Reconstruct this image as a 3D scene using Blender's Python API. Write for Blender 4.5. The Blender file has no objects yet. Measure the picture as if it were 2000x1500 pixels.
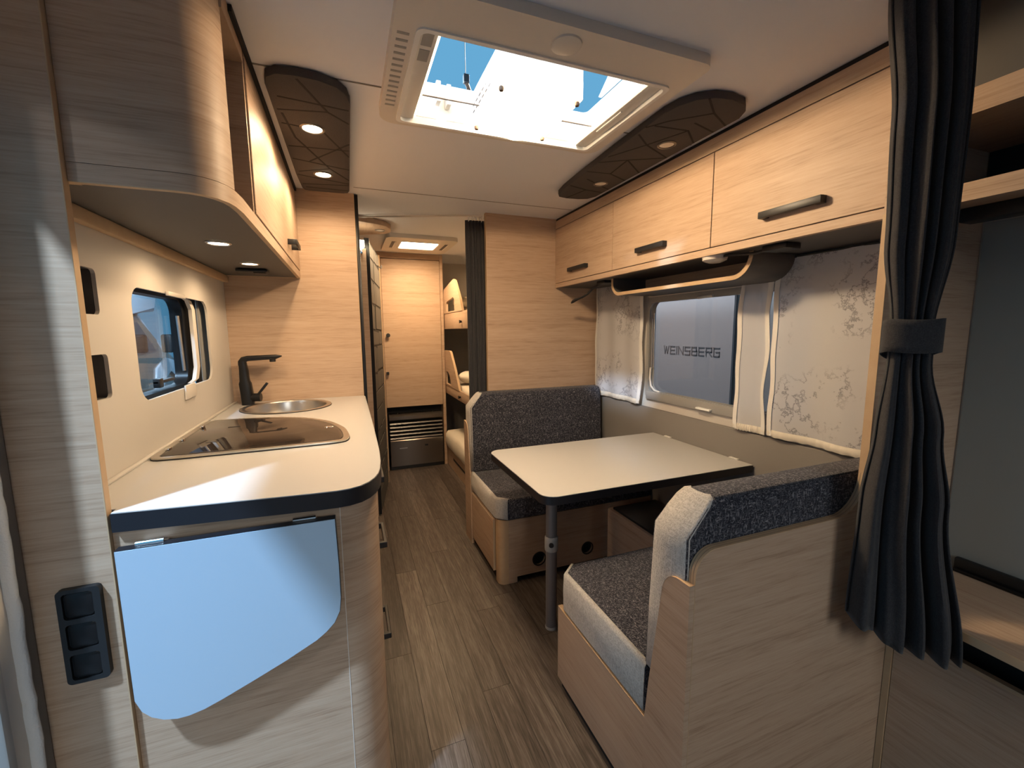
import bpy, bmesh, math, random
from mathutils import Vector, Matrix, noise

# ------------------------------------------------------------------ camera, world, light, exposure
scn = bpy.context.scene
COL = scn.collection
random.seed(7)

CAM_H = 1.27
F_PX, YAW, PITCH, ROLL = 835.3, math.radians(20.92), math.radians(7.105), math.radians(-0.477)
fw = Vector((math.sin(YAW) * math.cos(PITCH), math.cos(YAW) * math.cos(PITCH), -math.sin(PITCH)))
rt = Vector((math.cos(YAW), -math.sin(YAW), 0.0))
up = rt.cross(fw)
rt2 = math.cos(ROLL) * rt + math.sin(ROLL) * up
up2 = -math.sin(ROLL) * rt + math.cos(ROLL) * up
cam_d = bpy.data.cameras.new('camera')
cam_d.sensor_width = 36.0
cam_d.lens = F_PX / 2000.0 * 36.0
cam_d.clip_start = 0.01
cam = bpy.data.objects.new('camera', cam_d)
COL.objects.link(cam)
m = Matrix((rt2, up2, -fw)).transposed().to_4x4()
m.translation = Vector((0, 0, CAM_H))
cam.matrix_world = m
scn.camera = cam

scn.view_settings.view_transform = 'Standard'
scn.view_settings.look = 'None'
scn.view_settings.gamma = 1.0
scn.view_settings.use_curve_mapping = False
scn.view_settings.exposure = 1.36

world = bpy.data.worlds.new('sky')
scn.world = world
world.use_nodes = True
bgn = world.node_tree.nodes['Background']
bgn.inputs[0].default_value = (0.053, 0.158, 0.259, 1)
bgn.inputs[1].default_value = 1.0

WARM = (1.0, 0.70, 0.41)
WARM2 = (1.0, 0.64, 0.33)
COOL = (0.50, 0.73, 1.0)


def add_light(name, typ, loc, energy, color, target=None, **kw):
    d = bpy.data.lights.new(name, typ)
    d.energy = energy
    d.color = color
    for k, v in kw.items():
        setattr(d, k, v)
    o = bpy.data.objects.new(name, d)
    COL.objects.link(o)
    o.location = loc
    if target is not None:
        o.rotation_euler = (Vector(target) - Vector(loc)).to_track_quat('-Z', 'Y').to_euler()
    return o


# cold floodlight of the hall outside, shining in through the open entrance door on the left
add_light('hall_floodlight', 'SPOT', (-1.62, -0.19, 3.70), 400, COOL, target=(-0.3, 0.95, 0.9),
          spot_size=math.radians(70), spot_blend=0.3, shadow_soft_size=0.09)
# second, weaker hall lamp farther off on the same side
add_light('hall_floodlight', 'SPOT', (-3.2, -1.55, 2.5), 26, (0.92, 0.94, 1.0), target=(0.3, 0.8, 0.6),
          spot_size=math.radians(60), spot_blend=0.4, shadow_soft_size=0.2)
add_light('added_hall_fill', 'POINT', (1.45, 3.1, 3.5), 210, (1.0, 0.94, 0.92), shadow_soft_size=0.25)  # fill lamp added to brighten the display board outside the window
add_light('added_hall_fill', 'POINT', (-1.3, 5.2, 3.6), 420, (0.60, 0.80, 1.0), shadow_soft_size=0.25)  # fill lamp added to brighten the parked motorhome
# added neutral fill lamp ahead of the caravan, entering by the added front window
add_light('added_hall_fill', 'POINT', (0.35, -3.3, 2.35), 112, (1.0, 0.92, 0.84), shadow_soft_size=0.6)

# ------------------------------------------------------------------ helpers
def poly_rr(x0, x1, y0, y1, r, n=6):
    """rounded rectangle, counter-clockwise; r one radius or four (x0y0, x1y0, x1y1, x0y1)"""
    if not isinstance(r, (tuple, list)):
        r = (r,) * 4
    cs = [(x0, y0, 180), (x1, y0, 270), (x1, y1, 0), (x0, y1, 90)]
    out = []
    for (cx, cy, a0), rr in zip(cs, r):
        if rr <= 1e-6:
            out.append((cx, cy)); continue
        ox = cx + (rr if cx == x0 else -rr)
        oy = cy + (rr if cy == y0 else -rr)
        for k in range(n + 1):
            a = math.radians(a0 + 90.0 * k / n)
            out.append((ox + rr * math.cos(a), oy + rr * math.sin(a)))
    return out


def circle(cx, cy, r, n=32):
    return [(cx + r * math.cos(2 * math.pi * k / n), cy + r * math.sin(2 * math.pi * k / n)) for k in range(n)]


def smooth_poly(pts, it=2):
    for _ in range(it):
        q = []
        for i in range(len(pts)):
            a, b = pts[i], pts[(i + 1) % len(pts)]
            q.append((a[0] * .75 + b[0] * .25, a[1] * .75 + b[1] * .25))
            q.append((a[0] * .25 + b[0] * .75, a[1] * .25 + b[1] * .75))
        pts = q
    return pts


def p3(ax, u, v, w):
    # axis 'x': (u,v)=(y,z) ; 'y': (u,v)=(x,z) ; 'z': (u,v)=(x,y) ; w along the axis
    return {'x': (w, u, v), 'y': (u, w, v), 'z': (u, v, w)}[ax]


class B:
    """collects geometry for one mesh, in world coordinates"""
    def __init__(s):
        s.bm = bmesh.new()

    def box(s, x0, x1, y0, y1, z0, z1, bev=0.0, seg=2):
        vs = [s.bm.verts.new((x, y, z)) for x in (x0, x1) for y in (y0, y1) for z in (z0, z1)]
        f = [(0, 1, 3, 2), (4, 6, 7, 5), (0, 4, 5, 1), (2, 3, 7, 6), (0, 2, 6, 4), (1, 5, 7, 3)]
        fs = [s.bm.faces.new([vs[i] for i in q]) for q in f]
        if bev > 0:
            es = list({e for q in fs for e in q.edges})
            bmesh.ops.bevel(s.bm, geom=es, offset=bev, segments=seg, profile=0.5, affect='EDGES')
        return s

    def prism(s, poly, ax, a, b, bev=0.0, seg=2):
        va = [s.bm.verts.new(p3(ax, u, v, a)) for u, v in poly]
        vb = [s.bm.verts.new(p3(ax, u, v, b)) for u, v in poly]
        n = len(poly)
        fa = s.bm.faces.new(va); fb = s.bm.faces.new(vb[::-1])
        for i in range(n):
            s.bm.faces.new([va[i], vb[i], vb[(i + 1) % n], va[(i + 1) % n]])
        if bev > 0:
            es = list(fa.edges) + list(fb.edges)
            bmesh.ops.bevel(s.bm, geom=es, offset=bev, segments=seg, profile=0.5, affect='EDGES')
        return s

    def plate(s, outer, holes, ax, a, b):
        """prism with holes"""
        for w, flip in ((a, 0), (b, 1)):
            es = []
            for loop in [outer] + holes:
                vs = [s.bm.verts.new(p3(ax, u, v, w)) for u, v in loop]
                es += [s.bm.edges.new((vs[i], vs[(i + 1) % len(vs)])) for i in range(len(vs))]
            bmesh.ops.triangle_fill(s.bm, use_beauty=True, use_dissolve=False, edges=es)
        for loop in [outer] + holes:
            n = len(loop)
            va = [s.bm.verts.new(p3(ax, u, v, a)) for u, v in loop]
            vb = [s.bm.verts.new(p3(ax, u, v, b)) for u, v in loop]
            for i in range(n):
                s.bm.faces.new([va[i], vb[i], vb[(i + 1) % n], va[(i + 1) % n]])
        bmesh.ops.remove_doubles(s.bm, verts=s.bm.verts, dist=1e-6)
        return s

    def tube(s, pts, r, n=10, caps=True):
        pts = [Vector(p) for p in pts]
        rs = r if isinstance(r, (list, tuple)) else [r] * len(pts)
        rings = []
        prev = None
        for i, p in enumerate(pts):
            d = (pts[min(i + 1, len(pts) - 1)] - pts[max(i - 1, 0)]).normalized()
            if prev is None:
                u = d.orthogonal().normalized()
            else:
                u = (prev - d * prev.dot(d)).normalized()
            prev = u
            w = d.cross(u)
            rings.append([s.bm.verts.new(p + (u * math.cos(2 * math.pi * k / n) + w * math.sin(2 * math.pi * k / n)) * rs[i]) for k in range(n)])
        for a, b in zip(rings, rings[1:]):
            for k in range(n):
                s.bm.faces.new([a[k], a[(k + 1) % n], b[(k + 1) % n], b[k]])
        if caps:
            s.bm.faces.new(rings[0][::-1]); s.bm.faces.new(rings[-1])
        return s

    def lathe(s, prof, cx, cy, n=40, sx=1.0, sy=1.0, closed=False):
        """prof: (r, z) list; turned about the vertical through (cx, cy)"""
        rings = []
        for r, z in prof:
            if r < 1e-6:
                rings.append([s.bm.verts.new((cx, cy, z))])
            else:
                rings.append([s.bm.verts.new((cx + sx * r * math.cos(2 * math.pi * k / n), cy + sy * r * math.sin(2 * math.pi * k / n), z)) for k in range(n)])
        seq = list(zip(rings, rings[1:])) + ([(rings[-1], rings[0])] if closed else [])
        for a, b in seq:
            for k in range(n):
                k2 = (k + 1) % n
                if len(a) == 1 and len(b) > 1:
                    s.bm.faces.new([a[0], b[k2], b[k]])
                elif len(b) == 1 and len(a) > 1:
                    s.bm.faces.new([a[k], a[k2], b[0]])
                elif len(a) > 1:
                    s.bm.faces.new([a[k], a[k2], b[k2], b[k]])
        return s

    def grid(s, rows, closed_u=False):
        vs = [[s.bm.verts.new(p) for p in r] for r in rows]
        for a, b in zip(vs, vs[1:]):
            n = len(a)
            for k in range(n if closed_u else n - 1):
                s.bm.faces.new([a[k], a[(k + 1) % n], b[(k + 1) % n], b[k]])
        return s

    def xform(s, mat):
        bmesh.ops.transform(s.bm, matrix=mat, verts=s.bm.verts)
        return s


def mk(name, b, mat, parent=None, smooth=0, solid=0.0, label=None, kind=None):
    bm = b.bm
    bmesh.ops.recalc_face_normals(bm, faces=bm.faces)
    base = Vector((0, 0, 0))
    q = parent
    while q is not None:
        base += Vector(q.get('base', (0, 0, 0)))
        q = q.parent
    if base.length > 0:
        bmesh.ops.translate(bm, vec=-base, verts=bm.verts)
    me = bpy.data.meshes.new(name)
    bm.to_mesh(me)
    bm.free()
    o = bpy.data.objects.new(name, me)
    COL.objects.link(o)
    if parent is not None:
        o.parent = parent
    me.materials.append(mat)
    if smooth:
        for p in me.polygons:
            p.use_smooth = True
        me.set_sharp_from_angle(angle=math.radians(smooth))
    if solid:
        md = o.modifiers.new('thickness', 'SOLIDIFY')
        md.thickness = solid
        md.offset = 0
    if label:
        o['label'] = label
    if kind:
        o['kind'] = kind
    return o


def thing(name, label, cat, base=(0, 0, 0), group=None, kind=None):
    o = bpy.data.objects.new(name, None)
    COL.objects.link(o)
    o.empty_display_size = 0.05
    o.location = base
    o['base'] = tuple(base)
    o['label'] = label
    o['category'] = cat
    if group:
        o['group'] = group
    if kind:
        o['kind'] = kind
    return o


def tag(o, label, cat, group=None, kind=None):
    o['label'] = label
    o['category'] = cat
    if group:
        o['group'] = group
    if kind:
        o['kind'] = kind
    return o


# ------------------------------------------------------------------ materials
def new_mat(name):
    mt = bpy.data.materials.new(name)
    mt.use_nodes = True
    nt = mt.node_tree
    return mt, nt, nt.nodes['Principled BSDF']


def plain(name, col, rough=0.5, metal=0.0, emit=None, estr=0.0, spec=0.5, coat=0.0, bump=0.0, bscale=400.0, trans=0.0, alpha=None):
    mt, nt, p = new_mat(name)
    p.inputs['Base Color'].default_value = (*col, 1)
    p.inputs['Roughness'].default_value = rough
    p.inputs['Metallic'].default_value = metal
    p.inputs['Specular IOR Level'].default_value = spec
    p.inputs['Coat Weight'].default_value = coat
    p.inputs['Transmission Weight'].default_value = trans
    if emit:
        p.inputs['Emission Color'].default_value = (*emit, 1)
        p.inputs['Emission Strength'].default_value = estr
    # slight mottling so that no surface is perfectly even
    tc = nt.nodes.new('ShaderNodeTexCoord')
    nz = nt.nodes.new('ShaderNodeTexNoise')
    nz.inputs['Scale'].default_value = bscale
    nt.links.new(tc.outputs['Object'], nz.inputs['Vector'])
    if bump > 0:
        bp = nt.nodes.new('ShaderNodeBump')
        bp.inputs['Strength'].default_value = bump
        bp.inputs['Distance'].default_value = 0.001
        nt.links.new(nz.outputs['Fac'], bp.inputs['Height'])
        nt.links.new(bp.outputs['Normal'], p.inputs['Normal'])
    return mt


def wood(name, c_dark, c_mid, c_light, stretch, rough=0.5, contrast=1.0, per_object=0.0):
    """grain: noise stretched by 'stretch' (small = along the grain)"""
    mt, nt, p = new_mat(name)
    L = nt.links.new
    tc = nt.nodes.new('ShaderNodeTexCoord')
    oi = nt.nodes.new('ShaderNodeObjectInfo')
    off = nt.nodes.new('ShaderNodeVectorMath'); off.operation = 'SCALE'
    off.inputs[0].default_value = (3.1, 7.7, 5.3)
    L(oi.outputs['Random'], off.inputs['Scale'])
    add = nt.nodes.new('ShaderNodeVectorMath'); add.operation = 'ADD'
    L(tc.outputs['Object'], add.inputs[0]); L(off.outputs[0], add.inputs[1])
    mp = nt.nodes.new('ShaderNodeMapping')
    mp.inputs['Scale'].default_value = stretch
    L(add.outputs[0], mp.inputs['Vector'])
    n1 = nt.nodes.new('ShaderNodeTexNoise')
    n1.inputs['Scale'].default_value = 1.0; n1.inputs['Detail'].default_value = 6; n1.inputs['Roughness'].default_value = 0.62
    n1.inputs['Distortion'].default_value = 0.6
    L(mp.outputs[0], n1.inputs['Vector'])
    mp2 = nt.nodes.new('ShaderNodeMapping')
    mp2.inputs['Scale'].default_value = tuple(4.2 * q for q in stretch)
    L(add.outputs[0], mp2.inputs['Vector'])
    n2 = nt.nodes.new('ShaderNodeTexNoise')
    n2.inputs['Scale'].default_value = 1.0; n2.inputs['Detail'].default_value = 4; n2.inputs['Roughness'].default_value = 0.6
    L(mp2.outputs[0], n2.inputs['Vector'])
    mp3 = nt.nodes.new('ShaderNodeMapping')
    mp3.inputs['Scale'].default_value = tuple(0.22 * q for q in stretch)
    L(add.outputs[0], mp3.inputs['Vector'])
    n3 = nt.nodes.new('ShaderNodeTexNoise')
    n3.inputs['Scale'].default_value = 1.0; n3.inputs['Detail'].default_value = 2
    L(mp3.outputs[0], n3.inputs['Vector'])
    def mix(a, b, fac):
        mx = nt.nodes.new('ShaderNodeMath'); mx.operation = 'MULTIPLY_ADD'
        L(a, mx.inputs[0]); mx.inputs[1].default_value = fac
        L(b, mx.inputs[2]) if b is not None else None
        return mx.outputs[0]
    s1 = nt.nodes.new('ShaderNodeMath'); s1.operation = 'MULTIPLY'; L(n1.outputs['Fac'], s1.inputs[0]); s1.inputs[1].default_value = 0.38
    s2 = mix(n2.outputs['Fac'], s1.outputs[0], 0.42)
    s3 = mix(n3.outputs['Fac'], s2, 0.20)
    rp = nt.nodes.new('ShaderNodeValToRGB')
    e = rp.color_ramp.elements
    h = 0.115 / contrast
    e[0].position = 0.485 - h; e[0].color = (*c_dark, 1)
    e[1].position = 0.5 + h; e[1].color = (*c_light, 1)
    em = e.new(0.475); em.color = (*c_mid, 1)
    L(s3, rp.inputs['Fac'])
    col = rp.outputs['Color']
    if per_object > 0:
        hs = nt.nodes.new('ShaderNodeHueSaturation')
        mr = nt.nodes.new('ShaderNodeMapRange')
        mr.inputs['To Min'].default_value = 1 - per_object; mr.inputs['To Max'].default_value = 1 + per_object
        L(oi.outputs['Random'], mr.inputs['Value']); L(mr.outputs[0], hs.inputs['Value'])
        L(col, hs.inputs['Color']); col = hs.outputs['Color']
    L(col, p.inputs['Base Color'])
    p.inputs['Roughness'].default_value = rough
    p.inputs['Specular IOR Level'].default_value = 0.35
    bp = nt.nodes.new('ShaderNodeBump'); bp.inputs['Strength'].default_value = 0.12; bp.inputs['Distance'].default_value = 0.0006
    L(s3, bp.inputs['Height']); L(bp.outputs['Normal'], p.inputs['Normal'])
    return mt


def fabric(name, c_a, c_b, c_c, scale=900.0, bump=0.5, rough=0.95, amount=1.0):
    """heathered weave: fine crossing threads"""
    mt, nt, p = new_mat(name)
    L = nt.links.new
    tc = nt.nodes.new('ShaderNodeTexCoord')
    def thread(sc):
        mp = nt.nodes.new('ShaderNodeMapping'); mp.inputs['Scale'].default_value = sc
        L(tc.outputs['Object'], mp.inputs['Vector'])
        n = nt.nodes.new('ShaderNodeTexNoise'); n.inputs['Scale'].default_value = 1.0; n.inputs['Detail'].default_value = 2
        L(mp.outputs[0], n.inputs['Vector'])
        return n.outputs['Fac']
    k = scale
    a = thread((k * .18, k * .75, k * .75)); b = thread((k * .75, k * .18, k * .6)); c = thread((k * .6, k * .75, k * .16))
    mx = nt.nodes.new('ShaderNodeMath'); mx.operation = 'MAXIMUM'; L(a, mx.inputs[0]); L(b, mx.inputs[1])
    mx2 = nt.nodes.new('ShaderNodeMath'); mx2.operation = 'MAXIMUM'; L(mx.outputs[0], mx2.inputs[0]); L(c, mx2.inputs[1])
    rp = nt.nodes.new('ShaderNodeValToRGB')
    e = rp.color_ramp.elements
    e[0].position = 0.48; e[0].color = (*c_a, 1)
    e[1].position = 0.78; e[1].color = (*c_c, 1)
    em = e.new(0.60); em.color = (*c_b, 1)
    L(mx2.outputs[0], rp.inputs['Fac'])
    L(rp.outputs['Color'], p.inputs['Base Color'])
    p.inputs['Roughness'].default_value = rough
    p.inputs['Specular IOR Level'].default_value = 0.1
    p.inputs['Sheen Weight'].default_value = 0.15
    bp = nt.nodes.new('ShaderNodeBump'); bp.inputs['Strength'].default_value = bump; bp.inputs['Distance'].default_value = 0.0012
    L(mx2.outputs[0], bp.inputs['Height']); L(bp.outputs['Normal'], p.inputs['Normal'])
    return mt


OAK = ((0.325, 0.210, 0.140), (0.45, 0.315, 0.218), (0.51, 0.372, 0.268))
M = {}
M['oak'] = wood('oak_laminate', *OAK, stretch=(3.0, 3.0, 85.0), contrast=.82)
M['oak_x'] = wood('oak_laminate_crosswise', *OAK, stretch=(3.0, 85.0, 85.0), contrast=.82)
M['oak_y'] = wood('oak_laminate_lengthwise', *OAK, stretch=(85.0, 3.0, 85.0), contrast=.82)
M['oak_edge'] = wood('oak_edge_band', (0.42, 0.28, 0.165), (0.50, 0.345, 0.21), (0.56, 0.40, 0.25), stretch=(5, 5, 5), contrast=.5)
M['oak_edge_dark'] = plain('oak_edge_ply_line', (0.27, 0.19, 0.125), 0.6)
M['plank'] = wood('floor_vinyl_plank', (0.028, 0.021, 0.017), (0.064, 0.050, 0.042), (0.140, 0.116, 0.099), stretch=(75.0, 3.2, 75.0), rough=0.42, contrast=0.92, per_object=0.26)
M['subfloor'] = plain('subfloor', (0.03, 0.024, 0.02), 0.8)
M['white_lam'] = plain('cream_white_laminate', (0.51, 0.50, 0.485), 0.20, bump=0.03, bscale=900)
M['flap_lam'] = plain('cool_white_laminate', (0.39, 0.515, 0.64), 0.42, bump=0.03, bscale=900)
M['black_edge'] = plain('black_edge_band', (0.012, 0.012, 0.016), 0.38)
M['black'] = plain('matt_black_plastic', (0.012, 0.012, 0.013), 0.45)
M['black_soft'] = plain('black_satin_metal', (0.008, 0.008, 0.009), 0.36, spec=0.35)
M['dark_gap'] = plain('dark_recess', (0.015, 0.013, 0.012), 0.9)
M['splash'] = plain('cream_wall_panel', (0.56, 0.525, 0.48), 0.45, bump=0.02)
M['ceil'] = plain('ceiling_lining', (0.74, 0.74, 0.77), 0.85, bump=0.15, bscale=700)
M['wall'] = plain('wall_lining', (0.55, 0.51, 0.46), 0.75, bump=0.12, bscale=600)
M['wains'] = plain('padded_wall_lining', (0.21, 0.19, 0.17), 0.85, bump=0.2, bscale=500)
M['greywall'] = plain('grey_green_wall_lining', (0.30, 0.31, 0.29), 0.8)
M['bottom_grey'] = plain('dark_taupe_board', (0.085, 0.078, 0.073), 0.55)
M['plastic_w'] = plain('ivory_plastic', (0.66, 0.61, 0.55), 0.42)
M['plastic_b'] = plain('bright_white_plastic', (0.82, 0.80, 0.76), 0.45)
M['plastic_g'] = plain('grey_plastic', (0.30, 0.29, 0.275), 0.45)
M['alu'] = plain('brushed_aluminium', (0.50, 0.48, 0.47), 0.36, metal=0.9)
M['steel'] = plain('brushed_steel', (0.62, 0.58, 0.53), 0.28, metal=1.0)
M['chrome'] = plain('chrome', (0.85, 0.85, 0.86), 0.08, metal=1.0)
M['leg_grey'] = plain('grey_lacquered_tube', (0.20, 0.19, 0.195), 0.38, metal=0.4)
M['glass_lid'] = plain('smoked_glass_lid', (0.030, 0.022, 0.018), 0.03, spec=0.6)
M['cush'] = fabric('charcoal_heather_fabric', (0.010, 0.010, 0.015), (0.046, 0.047, 0.060), (0.31, 0.29, 0.30), scale=480)
M['cush_l'] = fabric('light_oatmeal_fabric', (0.36, 0.335, 0.31), (0.47, 0.445, 0.415), (0.56, 0.53, 0.50), scale=420, bump=0.9)
M['drape'] = fabric('slate_drape_fabric', (0.030, 0.029, 0.032), (0.040, 0.039, 0.042), (0.055, 0.053, 0.055), scale=700, bump=0.15)
M['felt'] = plain('dark_felt', (0.066, 0.058, 0.057), 0.95, bump=1.0, bscale=500)
M['felt_line'] = plain('felt_groove', (0.016, 0.013, 0.013), 0.95)
M['stone'] = plain('embossed_grey_leather', (0.072, 0.067, 0.060), 0.6, bump=0.3, bscale=200)
M['stone_gap'] = plain('embossed_groove', (0.018, 0.016, 0.014), 0.8)
M['bronze'] = plain('dark_bronze_metal', (0.20, 0.175, 0.155), 0.34, metal=0.85)
M['linen'] = plain('white_bed_linen', (0.70, 0.64, 0.54), 0.9, bump=0.4, bscale=60)
M['rubber'] = plain('brown_rubber_foot', (0.10, 0.055, 0.03), 0.6)
M['lens_on'] = plain('lit_lamp_lens', (1, 1, 1), 0.4, emit=(1.0, 0.80, 0.52), estr=14.0)
M['lens_off'] = plain('unlit_lamp_lens', (0.80, 0.74, 0.64), 0.35)
M['panel_on'] = plain('lit_hatch_panel', (1, 1, 1), 0.4, emit=(1.0, 0.82, 0.55), estr=9.0)
M['diffuser'] = plain('lit_lamp_diffuser', (1, 1, 1), 0.4, emit=(1.0, 0.80, 0.52), estr=15.0)
M['led'] = plain('lit_led_strip', (1, 1, 1), 0.4, emit=(1.0, 0.76, 0.44), estr=2.5)
M['board_grey'] = plain('grey_display_board', (0.42, 0.39, 0.375), 0.6)
M['letter'] = plain('dark_grey_lettering', (0.15, 0.145, 0.15), 0.6)
M['concrete'] = plain('hall_floor', (0.20, 0.21, 0.23), 0.6)
M['van'] = plain('pale_vehicle_paint', (0.55, 0.60, 0.66), 0.25, coat=0.6)
M['van_brown'] = plain('brown_vehicle_paint', (0.20, 0.115, 0.055), 0.25, coat=0.8)
M['van_glass'] = plain('dark_vehicle_glass', (0.02, 0.025, 0.03), 0.05, spec=1.0)
M['seal'] = plain('fuzzy_white_seal', (0.62, 0.62, 0.62), 0.95, bump=1.0, bscale=300)


def glass_mat(name, col, alpha):
    mt, nt, p = new_mat(name)
    nt.nodes.remove(p)
    out = nt.nodes['Material Output']
    tr = nt.nodes.new('ShaderNodeBsdfTransparent'); tr.inputs[0].default_value = (*col, 1)
    gl = nt.nodes.new('ShaderNodeBsdfGlossy'); gl.inputs['Roughness'].default_value = 0.03
    fr = nt.nodes.new('ShaderNodeFresnel'); fr.inputs['IOR'].default_value = 1.5
    ge = nt.nodes.new('ShaderNodeNewGeometry')
    mr = nt.nodes.new('ShaderNodeMapRange'); mr.inputs['To Min'].default_value = 1.5; mr.inputs['To Max'].default_value = 1 / 1.5
    nt.links.new(ge.outputs['Backfacing'], mr.inputs['Value']); nt.links.new(mr.outputs[0], fr.inputs['IOR'])
    mx = nt.nodes.new('ShaderNodeMixShader')
    nt.links.new(fr.outputs[0], mx.inputs[0]); nt.links.new(tr.outputs[0], mx.inputs[1]); nt.links.new(gl.outputs[0], mx.inputs[2])
    nt.links.new(mx.outputs[0], out.inputs['Surface'])
    return mt


M['glass'] = glass_mat('window_glass', (0.80, 0.84, 0.86), 1)
M['glass_tint'] = glass_mat('tinted_window_glass', (0.72, 0.72, 0.73), 1)


def sheer_mat(name, printed):
    mt, nt, p = new_mat(name)
    L = nt.links.new
    out = nt.nodes['Material Output']
    base = (0.66, 0.65, 0.66)
    col = None
    if printed:
        tc = nt.nodes.new('ShaderNodeTexCoord')
        n = nt.nodes.new('ShaderNodeTexNoise'); n.inputs['Scale'].default_value = 11.0; n.inputs['Detail'].default_value = 9; n.inputs['Roughness'].default_value = 0.68
        L(tc.outputs['Object'], n.inputs['Vector'])
        # thin contour lines of the noise
        s = nt.nodes.new('ShaderNodeMath'); s.operation = 'SUBTRACT'; L(n.outputs['Fac'], s.inputs[0]); s.inputs[1].default_value = 0.53
        a = nt.nodes.new('ShaderNodeMath'); a.operation = 'ABSOLUTE'; L(s.outputs[0], a.inputs[0])
        mr = nt.nodes.new('ShaderNodeMapRange'); mr.inputs['From Max'].default_value = 0.024; L(a.outputs[0], mr.inputs['Value'])
        n2 = nt.nodes.new('ShaderNodeTexNoise'); n2.inputs['Scale'].default_value = 4.2; n2.inputs['Detail'].default_value = 2
        L(tc.outputs['Object'], n2.inputs['Vector'])
        mr2 = nt.nodes.new('ShaderNodeMapRange'); mr2.inputs['From Min'].default_value = 0.40; mr2.inputs['From Max'].default_value = 0.52; L(n2.outputs['Fac'], mr2.inputs['Value'])
        inv = nt.nodes.new('ShaderNodeMath'); inv.operation = 'SUBTRACT'; inv.inputs[0].default_value = 1.0; L(mr.outputs[0], inv.inputs[1])
        mul = nt.nodes.new('ShaderNodeMath'); mul.operation = 'MULTIPLY'; L(inv.outputs[0], mul.inputs[0]); L(mr2.outputs[0], mul.inputs[1])
        mul2 = nt.nodes.new('ShaderNodeMath'); mul2.operation = 'MULTIPLY'; L(mul.outputs[0], mul2.inputs[0]); mul2.inputs[1].default_value = 0.85
        mx = nt.nodes.new('ShaderNodeMix'); mx.data_type = 'RGBA'
        mx.inputs['A'].default_value = (*base, 1); mx.inputs['B'].default_value = (0.20, 0.19, 0.22, 1)
        L(mul2.outputs[0], mx.inputs['Factor'])
        col = mx.outputs['Result']
    df = nt.nodes.new('ShaderNodeBsdfDiffuse'); tl = nt.nodes.new('ShaderNodeBsdfTranslucent'); tr = nt.nodes.new('ShaderNodeBsdfTransparent')
    for q in (df, tl):
        q.inputs[0].default_value = (*base, 1)
        if col is not None:
            L(col, q.inputs[0])
    m1 = nt.nodes.new('ShaderNodeMixShader'); m1.inputs[0].default_value = 0.25
    L(df.outputs[0], m1.inputs[1]); L(tl.outputs[0], m1.inputs[2])
    m2 = nt.nodes.new('ShaderNodeMixShader'); m2.inputs[0].default_value = 0.03 if printed else 0.05
    L(m1.outputs[0], m2.inputs[1]); L(tr.outputs[0], m2.inputs[2])
    L(m2.outputs[0], out.inputs['Surface'])
    nt.nodes.remove(p)
    return mt


M['sheer'] = sheer_mat('sheer_voile', False)
M['sheer_print'] = sheer_mat('printed_sheer_voile', True)

# ------------------------------------------------------------------ the setting
XL, XR, ZC = -0.57, 1.585, 1.96
YF, YB = -1.15, 4.45          # front wall (behind the camera), far wall
YPL, YPR = 2.384, 2.50        # partitions: behind the kitchen, behind the far bench

fl = mk('floor', B().box(XL, XR, YF, YB, -0.04, -0.004), M['subfloor'], kind='structure')
tag(fl, 'dark brown wood-look plank floor of the aisle', 'floor', kind='structure')
PW = 0.105
ends = {0: 1.60, 1: 1.17, 2: 1.875, 3: 2.35, 4: 0.72, 5: 2.86, 6: 1.50, 7: 2.10, 8: 0.55, -1: 0.85, -2: 1.3}
PLEN = 1.03
for k in range(-6, 15):
    x0 = 0.07 + PW * k
    x1 = x0 + PW
    if x1 < XL or x0 > XR:
        continue
    e0 = ends.get(k, random.uniform(0, PLEN))
    y = e0 - PLEN * math.ceil((e0 - YF) / PLEN)
    while y < YB:
        a, b = max(y, YF), min(y + PLEN, YB)
        if b - a > 0.02:
            bb = B().box(max(x0, XL) + .0006, min(x1, XR) - .0006, a + .0006, b - .0006, -0.006, 0.0)
            mk('plank', bb, M['plank'], fl)
        y += PLEN

HX0, HX1, HY0, HY1 = 0.19, 0.862, 1.04, 1.47       # main hatch opening
ceil = mk('ceiling', B().plate([(XL, YF), (XR, YF), (XR, YB), (XL, YB)], [poly_rr(HX0 - .008, HX1 + .008, HY0 - .008, HY1 + .008, .02)], 'z', ZC, ZC + .03), M['ceil'], kind='structure')
tag(ceil, 'warm grey lined ceiling with open roof hatch', 'ceiling', kind='structure')
mk('ceiling_seam', B().box(-0.2, 1.25, 1.352, 1.358, ZC - .0012, ZC + .001), M['wains'], ceil)
mk('ceiling_seam', B().box(0.066, 1.25, 2.28, 2.284, ZC - .0012, ZC + .001), M['wains'], ceil)

# left wall with the kitchen window opening and the entrance door opening
WK = (1.36, 2.18, 1.05, 1.43)
DO = (0.05, 0.915, 0.0, 1.70)
wl = mk('wall_left', B().plate([(YF, -.03), (YB, -.03), (YB, ZC), (YF, ZC)], [poly_rr(*WK, .06), poly_rr(*DO, (0.0, 0.0, .08, .08))], 'x', XL - .03, XL), M['wall'])
tag(wl, 'pale left side wall behind the kitchen', 'wall', kind='structure')
WR = (1.03, 1.975, 0.905, 1.445)
wr = mk('wall_right', B().plate([(YF, -.03), (YB, -.03), (YB, ZC), (YF, ZC)], [poly_rr(*WR, .05)], 'x', XR, XR + .03), M['wall'])
tag(wr, 'pale right side wall with the dinette window', 'wall', kind='structure')
mk('padded_lower_panel', B().box(XR - .022, XR - .0005, 0.668, YPR, 0, 0.835, bev=.006), M['wains'], wr, smooth=40)
mk('grey_lining', B().box(XR - .004, XR - .0005, YF, 0.645, 0.0, 1.54), M['greywall'], wr)
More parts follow.
